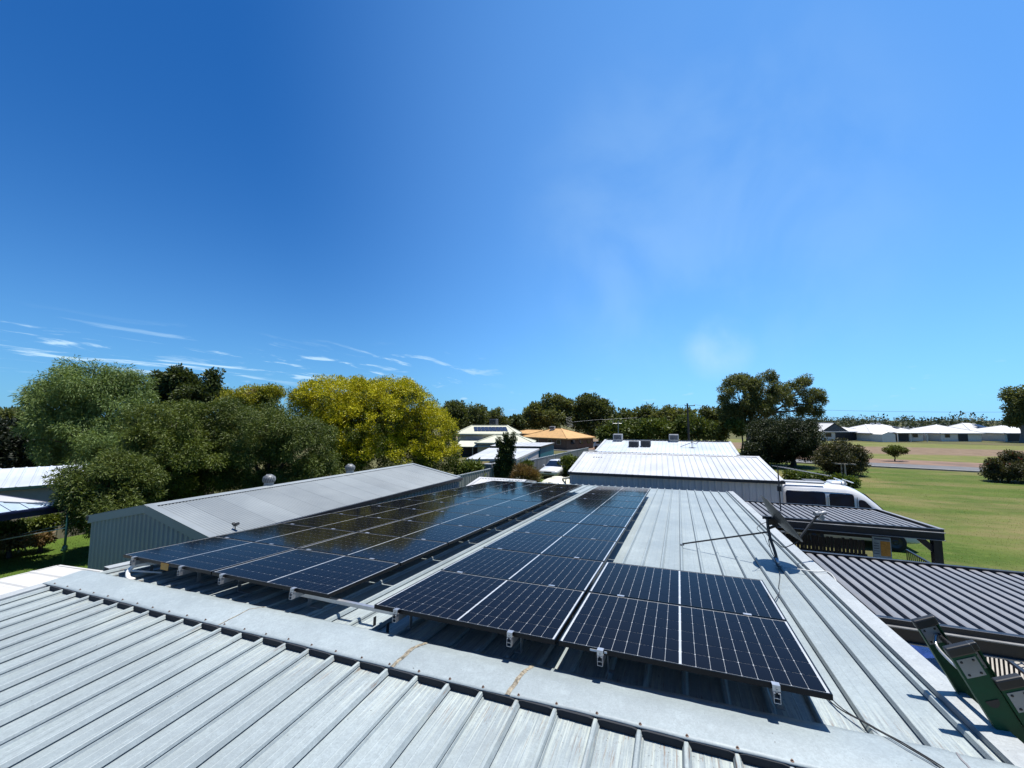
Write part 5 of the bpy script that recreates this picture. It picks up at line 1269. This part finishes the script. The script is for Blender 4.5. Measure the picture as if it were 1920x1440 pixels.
def tree(name, label, lob, n, size, mat, bark='bark', aspect=0.45, clump=0.75, nclump=None, droop=0.0, trunk=None, seed=1, cat='tree', fill=0.35, extra=None, zmin=0.25, depth=1.0, group=None, flat=0.0, cov=6.0, under=None):
    rng = np.random.default_rng(seed)
    wt = np.array([rx * rz for _, rx, rz in lob]); nc = nclump or int(40 + cov * sum(wt) / clump ** 2)
    C_, Rr, Dn = [], [], []
    sel = rng.choice(len(lob), nc, p=wt / wt.sum())
    for i in sel:
        c, rx, rz = lob[i]; d = rng.normal(size=3); d /= np.linalg.norm(d)
        if rng.random() < 0.25: d[2] = abs(d[2])
        q = (rng.random() ** 0.5 if rng.random() < fill else 0.80 + 0.30 * rng.random())
        p = np.array(c) + d * np.array([rx, rx * depth, rz]) * q * max(1 - 0.55 * clump / max(rz, 0.01), 0.45)
        if p[2] < zmin: p[2] = zmin + rng.random() * 0.3
        Dn.append(d[2] * q + 0.25 * rng.normal()); C_.append(p); Rr.append(clump * (0.45 + 0.95 * rng.random() ** 1.5))
    C_, Rr = np.array(C_), np.array(Rr)
    base = Vector((lob[0][0].x, lob[0][0].y, 0)) if trunk is None else Vector((trunk[0], trunk[1], 0))
    r = thing(name, label, cat, base, group)
    if under:                                   # lower clumps darker green: the crown's underside shade put into leaf colour
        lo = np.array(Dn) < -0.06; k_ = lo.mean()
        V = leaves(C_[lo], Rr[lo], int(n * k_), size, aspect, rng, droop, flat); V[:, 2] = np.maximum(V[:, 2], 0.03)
        part('shaded_foliage', leaf_mesh('shaded_foliage', V), M[under], r)
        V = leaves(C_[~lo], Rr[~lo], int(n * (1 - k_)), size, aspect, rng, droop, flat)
    else:
        V = leaves(C_, Rr, n, size, aspect, rng, droop, flat)
    V[:, 2] = np.maximum(V[:, 2], 0.03)
    part('crown', leaf_mesh('crown', V), M[mat], r)
    if extra:
        m2, k2 = extra; top = C_[:, 2] > np.quantile(C_[:, 2], 0.6)
        part('blossom', leaf_mesh('blossom', leaves(C_[top], Rr[top] * 0.6, k2, size * 1.2, 0.6, rng)), M[m2], r)
    # trunk and limbs
    rad = trunk[2] if trunk and len(trunk) > 2 else max(0.06, 0.035 * max(q[0].z + q[2] for q in lob))
    fork = min(min(q[0].z - q[2] * 0.4 for q in lob), max(q[0].z for q in lob)); fork = max(fork, 0.5)
    j = 0.12 * fork
    tb_ = MB().tube([base - Vector((0, 0, 0.1)), base + Vector((0, 0, 0.15)), base + Vector((j * 0.5, -j * 0.3, fork * 0.55)), base + Vector((j * 0.3, j * 0.2, fork))], [rad * 1.5, rad * 1.1, rad * 0.85, rad * 0.7], 9)
    tr_ = part('trunk', tb_, M[bark], r, smooth=True); top_ = base + Vector((j * 0.3, j * 0.2, fork))
    lb = MB()
    for (c, rx, rz) in lob[:9]:
        c = Vector(c); m_ = top_.lerp(c, 0.5) + Vector((0, 0, 0.12 * (c - top_).length))
        lb.tube([top_ - Vector((0, 0, fork * 0.12)), m_, c, c + (c - m_) * 0.2 + Vector((0, 0, rz * 0.1))], [rad * 0.5, rad * 0.34, rad * 0.2, rad * 0.07], 6)
        for q in range(3):
            e = c + Vector((rng.uniform(-0.6, 0.6) * rx, rng.uniform(-0.6, 0.6) * rx, rng.uniform(0, 0.5) * rz)); lb.tube([m_.lerp(c, 0.4 + 0.2 * q), m_.lerp(e, 0.7) , e], [rad * 0.18, rad * 0.12, rad * 0.05], 5)
    part('limbs', lb, M[bark], tr_, smooth=True)
    return r

# left garden
tree('pepper_tree', 'big pale grey-green weeping tree at far left against the sky', lobes_px([(165, 735, 75, 58), (108, 775, 58, 60, -1), (215, 765, 55, 70), (248, 722, 26, 38, 1), (68, 742, 30, 24), (150, 825, 75, 62, -1), (205, 850, 60, 50, -2)], 31), 95000, 0.22, 'lf_willow', clump=0.75, droop=0.9, aspect=0.22, seed=11, fill=0.4, cov=6)
tree('evergreen_tree', 'dark broad-leaved tree with open crown behind the weeping tree', lobes_px([(338, 722, 30, 30), (305, 733, 26, 24), (375, 745, 48, 28), (405, 712, 20, 24), (300, 712, 16, 14), (345, 765, 55, 25)], 39), 24000, 0.27, 'lf_dark', clump=0.55, aspect=0.55, seed=12, fill=0.2, cov=4)
tree('olive_tree', 'low drooping olive-green tree at the left end of the grey shed', lobes_px([(182, 905, 58, 42), (150, 945, 38, 38, -0.5), (200, 955, 55, 45), (225, 890, 45, 40, 0.8), (145, 985, 20, 16), (262, 905, 42, 45, 1.5), (210, 870, 40, 22, 1.0)], 15.2), 60000, 0.125, 'lf_olive2', clump=0.36, droop=0.5, aspect=0.26, seed=13, fill=0.45, cov=5, trunk=(at(190, 990, 15.2).x, at(190, 990, 15.2).y, 0.055))
tree('olive_tree', 'broad olive-green tree directly behind the grey shed gable', lobes_px([(335, 800, 88, 55), (285, 850, 70, 62), (380, 865, 90, 65), (320, 910, 85, 45), (250, 880, 40, 50)], 20.5), 120000, 0.13, 'lf_olive', clump=0.42, droop=0.45, aspect=0.26, seed=14, fill=0.5, cov=5)
tree('olive_tree', 'grey-olive bushy tree behind the grey shed ventilators', lobes_px([(505, 805, 85, 50), (565, 835, 62, 55), (470, 865, 80, 62), (600, 880, 42, 42), (540, 900, 75, 40), (430, 800, 55, 55)], 21.5), 120000, 0.13, 'lf_olive2', clump=0.42, droop=0.45, aspect=0.26, seed=15, fill=0.5, cov=5)
tree('golden_tree', 'large dome-shaped golden yellow tree in the middle left', lobes_px([(632, 747, 82, 44), (735, 762, 80, 52), (798, 812, 58, 58), (690, 800, 110, 66), (822, 856, 42, 42, -1), (725, 850, 110, 45), (590, 765, 50, 40), (760, 735, 35, 25), (690, 728, 40, 22), (640, 835, 60, 55)], 30), 220000, 0.13, 'lf_yellow', clump=0.38, aspect=0.4, seed=16, fill=0.3, cov=8, droop=-0.5, under='lf_undershade')
tree('golden_tree', 'smaller golden tree with faded brown patch behind the olive trees', lobes_px([(470, 752, 48, 30), (505, 742, 30, 20), (440, 760, 30, 22), (475, 785, 60, 30)], 35), 30000, 0.17, 'lf_yellow2', clump=0.38, aspect=0.4, seed=17, cov=7, under='lf_undershade')
tree('cypress_hedge', 'near-black dense evergreen at the far left edge', lobes_px([(40, 835, 75, 48), (95, 840, 45, 45), (-20, 830, 70, 50), (60, 870, 80, 25)], 36), 26000, 0.3, 'lf_black', clump=0.9, seed=18)
tree('evergreen_tree', 'grey-green tree top showing at the left picture edge', lobes_px([(25, 783, 42, 17), (-20, 788, 40, 18), (70, 790, 25, 12)], 62), 5000, 0.6, 'lf_gum', clump=1.0, seed=19)
tree('shrub', 'dark green shrub at the right foot of the golden tree', lobes_px([(882, 880, 22, 18), (868, 888, 20, 14), (895, 888, 14, 12)], 29), 6000, 0.2, 'lf_olive', clump=0.4, seed=20, cat='shrub')
# driveway planting
tree('columnar_shrub', 'tall dark columnar shrub with pointed shoots before the white carport', lobes_px([(942, 872, 13, 24), (946, 850, 10, 22), (936, 838, 3.5, 17), (949, 832, 3.5, 21), (962, 828, 3, 19), (956, 852, 7, 25), (940, 886, 15, 13)], 29.8), 15000, 0.13, 'lf_dark', clump=0.17, aspect=0.5, seed=21, cat='shrub', cov=5)
tree('grass_clump', 'dry rusty grass-like bush between columnar shrub and sedan', lobes_px([(975, 885, 12, 13), (990, 888, 12, 12), (998, 893, 12, 10), (968, 893, 10, 8)], 29.5), 3500, 0.34, 'lf_dry', clump=0.3, aspect=0.08, droop=-0.9, seed=22, cat='shrub')
tree('shrub', 'green shrub growing between the rusty grass and the fence', lobes_px([(1003, 898, 16, 9), (985, 878, 16, 12)], 30.5), 2500, 0.2, 'lf_olive2', clump=0.35, seed=23, cat='shrub')
tree('shrub', 'dark leafy shrub right of the sedan by the white garage corner', lobes_px([(1057, 878, 15, 16), (1068, 868, 15, 16), (1050, 890, 12, 8)], 36), 4500, 0.2, 'lf_olive', clump=0.35, seed=24, cat='shrub')
# left garden bed
tree('shrub', 'pale flowering shrub in the bed at the far left', lobes_px([(20, 995, 30, 14), (45, 990, 20, 14), (5, 1000, 20, 10)], 15.4), 5000, 0.12, 'lf_olive2', clump=0.22, seed=25, cat='shrub')
tree('shrub', 'green shrub against the paling fence left of the hoist', lobes_px([(80, 985, 22, 18), (65, 1000, 22, 12), (95, 975, 15, 12)], 15.6), 5500, 0.12, 'lf_olive', clump=0.22, seed=26, cat='shrub')
tree('shrub', 'rusty brown dry shrub at the left lawn edge', lobes_px([(20, 1018, 32, 8), (70, 1012, 25, 7), (-5, 1022, 20, 7)], 14.9), 4500, 0.12, 'lf_dry', clump=0.2, seed=27, cat='shrub')
# middle distance
tree('gum_tree', 'dark rounded gum trees crown just right of the golden tree', lobes_px([(852, 775, 30, 22), (890, 780, 28, 20), (870, 790, 45, 18), (832, 785, 22, 20)], 85), 16000, 0.5, 'lf_gum2', clump=0.95, seed=31, cov=4.5)
tree('gum_tree', 'small dark gum above the cream house ridge', lobes_px([(925, 784, 20, 20), (905, 792, 22, 14), (940, 795, 16, 12)], 92), 8000, 0.5, 'lf_gum2', clump=0.95, seed=32, cov=4.5)
tree('gum_tree', 'tall dark gum left of centre behind the orange roof', lobes_px([(1038, 758, 24, 20), (1008, 775, 24, 18), (1030, 785, 42, 24), (1062, 770, 22, 22), (995, 790, 20, 14)], 88), 20000, 0.5, 'lf_gum', 'gum_bark', clump=0.95, seed=33, cov=4.5)
tree('gum_tree', 'tall dark gum right of centre behind the orange roof', lobes_px([(1102, 765, 30, 26), (1128, 772, 24, 24), (1085, 780, 30, 25), (1115, 795, 45, 22), (1145, 790, 18, 18)], 90), 22000, 0.5, 'lf_gum2', 'gum_bark', clump=0.95, seed=34, cov=4.5)
tree('evergreen_tree', 'low dark tree between the cream and orange houses', lobes_px([(970, 793, 22, 12), (955, 798, 20, 10), (985, 790, 8, 14)], 105), 3500, 0.8, 'lf_dark', clump=1.2, seed=35)
tree('evergreen_tree', 'rounded tree behind the hedge row left of the power pole', lobes_px([(1210, 779, 26, 16), (1172, 785, 24, 15), (1190, 792, 40, 14)], 100), 5500, 0.8, 'lf_gum2', clump=1.3, seed=36)
tree('evergreen_tree', 'wide flat-topped tree behind the power pole', lobes_px([(1262, 778, 30, 13), (1240, 782, 22, 12), (1290, 780, 26, 14), (1265, 792, 45, 12)], 96), 6000, 0.75, 'lf_gum', clump=1.2, seed=37)
tree('hedge_tree', 'dark bushy hedge tree behind the left end of the pale house roof', lobes_px([(1160, 808, 28, 20), (1140, 815, 20, 16), (1185, 808, 22, 22)], 64), 9000, 0.42, 'lf_olive2', clump=0.8, seed=38)
tree('hedge_tree', 'dark bushy hedge tree behind the right cooler boxes', lobes_px([(1225, 806, 32, 22), (1200, 812, 20, 16), (1250, 810, 22, 18)], 63), 10000, 0.42, 'lf_olive', clump=0.8, seed=39)
tree('hedge_tree', 'green hedge tree below the power pole', lobes_px([(1290, 802, 28, 24), (1270, 812, 22, 16), (1318, 806, 26, 22)], 62), 9000, 0.42, 'lf_olive2', clump=0.8, seed=40)
tree('hedge_tree', 'taller leafy tree left of the large gum', lobes_px([(1340, 788, 22, 22), (1325, 775, 16, 12), (1350, 805, 20, 20)], 70), 7000, 0.45, 'lf_gum2', clump=0.85, seed=41)
tree('young_tree', 'small bright green tree with thin trunk below the large gum', lobes_px([(1378, 800, 18, 12), (1388, 808, 14, 10)], 60), 3000, 0.4, 'lf_green', clump=0.7, seed=42, trunk=(at(1391, 848, 62).x, at(1391, 848, 62).y, 0.13))
# large gum and neighbours
gq = at(1402, 850, 61)
tree('gum_tree', 'large spreading gum tree with airy crown right of centre', lobes_px([(1384, 745, 34, 40), (1428, 732, 34, 32), (1370, 775, 24, 20), (1462, 745, 24, 24), (1415, 768, 36, 22), (1503, 738, 24, 32), (1532, 756, 17, 26), (1508, 770, 16, 12), (1452, 775, 26, 12), (1525, 792, 10, 9), (1392, 796, 30, 13), (1448, 706, 16, 12), (1400, 715, 20, 16)], 61), 60000, 0.29, 'lf_gum', 'gum_bark', clump=0.66, aspect=0.32, seed=45, trunk=(gq.x, gq.y, 0.42), fill=0.1, cov=2.9, droop=0.3)
bq_ = at(1488, 876, 44)
tree('dense_tree', 'dense dark mushroom-shaped tree on the lawn below the gum', lobes_px([(1470, 815, 64, 34), (1436, 838, 36, 24), (1508, 838, 30, 26), (1470, 838, 55, 22), (1462, 858, 26, 12)], 44), 80000, 0.16, 'lf_fig', clump=0.42, seed=44, trunk=(bq_.x, bq_.y, 0.3), fill=0.35, cov=10)
tree('shrub', 'dark shrub at the left foot of the mushroom-shaped tree', lobes_px([(1412, 850, 20, 20), (1425, 862, 22, 14), (1405, 862, 14, 12)], 43), 8000, 0.2, 'lf_fig', clump=0.5, seed=45, cat='shrub')
tree('round_bush', 'rounded grey-green bush on the lawn behind the arbour', lobes_px([(1578, 858, 38, 32), (1560, 868, 32, 24), (1602, 868, 22, 22), (1580, 878, 40, 14)], 37), 26000, 0.16, 'lf_red', clump=0.35, seed=46, cat='shrub', cov=7)
for i, (x_, y_, d_) in enumerate(((1485, 891, 34), (1512, 895, 32.5), (1540, 898, 31.5), (1568, 900, 31), (1590, 902, 30.5))):
    tree('garden_shrub', ['leftmost leafy shrub of the bed behind the van', 'second leafy shrub of the bed behind the van', 'middle leafy shrub of the bed behind the van', 'fourth leafy shrub of the bed behind the van', 'rightmost leafy shrub of the bed behind the van'][i], lobes_px([(x_, y_, 17, 8), (x_ + 8, y_ + 4, 12, 7)], d_), 1800, 0.2, ['lf_olive', 'lf_green', 'lf_olive2', 'lf_olive', 'lf_green'][i], clump=0.3, seed=50 + i, cat='shrub', group='shrubs behind the van')
sq = at(1678, 866, 49.5)
tree('young_tree', 'small lone tree with thin trunk beside the road', lobes_px([(1678, 842, 12, 7), (1666, 845, 8, 6), (1692, 845, 8, 6), (1678, 851, 8, 5)], 49.5), 5000, 0.15, 'lf_olive', clump=0.26, seed=56, trunk=(sq.x, sq.y, 0.06), cov=6)
tree('crepe_myrtle', 'purplish bush with crimson blossom at the right picture edge', lobes_px([(1890, 880, 34, 20), (1908, 866, 24, 20), (1872, 890, 26, 12), (1925, 880, 30, 22), (1862, 868, 8, 8)], 33), 20000, 0.15, 'lf_red', clump=0.3, seed=57, cat='shrub', extra=('lf_crimson', 160), cov=6)
tree('gum_tree', 'grey-green gum cut off by the right picture edge', lobes_px([(1908, 745, 18, 24), (1920, 775, 28, 22), (1898, 790, 16, 10), (1940, 750, 30, 30)], 90), 14000, 0.45, 'lf_gum', 'gum_bark', clump=1.1, seed=58, cov=3.5, fill=0.15)
# far belt of trees: reads as one mass
rng = np.random.default_rng(77)
cs_, rs_ = [], []
for k in range(900):
    ang = R(-75) + R(125) * rng.random(); dist = 200 + 220 * rng.random()
    if ang > R(2): dist = 165 + 170 * rng.random()
    h = (2.5 + 3.8 * rng.random()) * (0.95 if ang > R(0) else 1.25)
    x, y = CAM.x + dist * math.sin(ang), CAM.y + dist * math.cos(ang)
    for q in range(3):
        z = h * (0.35 + 0.65 * rng.random()); cs_.append((x + rng.normal() * 2.0, y + rng.normal() * 2.0, z)); rs_.append(1.3 + 1.1 * rng.random())
V = leaves(np.array(cs_), np.array(rs_), 120000, 0.7, 0.6, rng)
V[:, 2] = np.maximum(V[:, 2], 0.05)
o = link('far_tree_belt', leaf_mesh('far_tree_belt', V), M['lf_far']); o['kind'] = 'stuff'; o['label'] = 'far belt of grey-green trees along the horizon'

# grass tufts that roughen the lawns
rng = np.random.default_rng(5)
def tufts(name, label, n, pts, mat, h):
    P = pts(n); n = len(P); a = rng.normal(scale=0.45, size=(n, 3)); a[:, 2] = 1; a /= np.linalg.norm(a, axis=1)[:, None]
    b = np.cross(a, rng.normal(size=(n, 3))); b /= np.linalg.norm(b, axis=1)[:, None]
    L = h * (0.5 + rng.random(n))[:, None]; V = np.empty((n, 4, 3)); w = 0.35 * L
    V[:, 0] = P - b * w * 0.4; V[:, 1] = P + b * w * 0.4; V[:, 2] = P + a * L + b * w * 0.3; V[:, 3] = P + a * L - b * w * 0.3
    o = link(name, leaf_mesh(name, V.reshape(-1, 3)), M[mat]); o['kind'] = 'stuff'; o['label'] = label
def right_lawn(n):
    y = 4 + 44 * rng.random(n) ** 1.0; x = 9.6 + rng.random(n) * (8 + 0.75 * y); k = y < 51 - 0.25 * (x - 21); return np.stack([x, y, np.full(n, 0.012)], 1)[k]
def left_lawn(n):
    return np.stack([-21.2 + 12 * rng.random(n), -1 + 11 * rng.random(n), np.full(n, 0.016)], 1)
M['lf_grass'] = leafmat('grass_blades', (0.075, 0.115, 0.020), (0.17, 0.185, 0.05), 0.4)
tufts('lawn_grass', 'short mown grass of the right-hand lawn', 60000, right_lawn, 'lf_grass', 0.026)
tufts('lawn_grass', 'short green grass of the back lawn at left', 25000, left_lawn, 'lf_grass', 0.028)
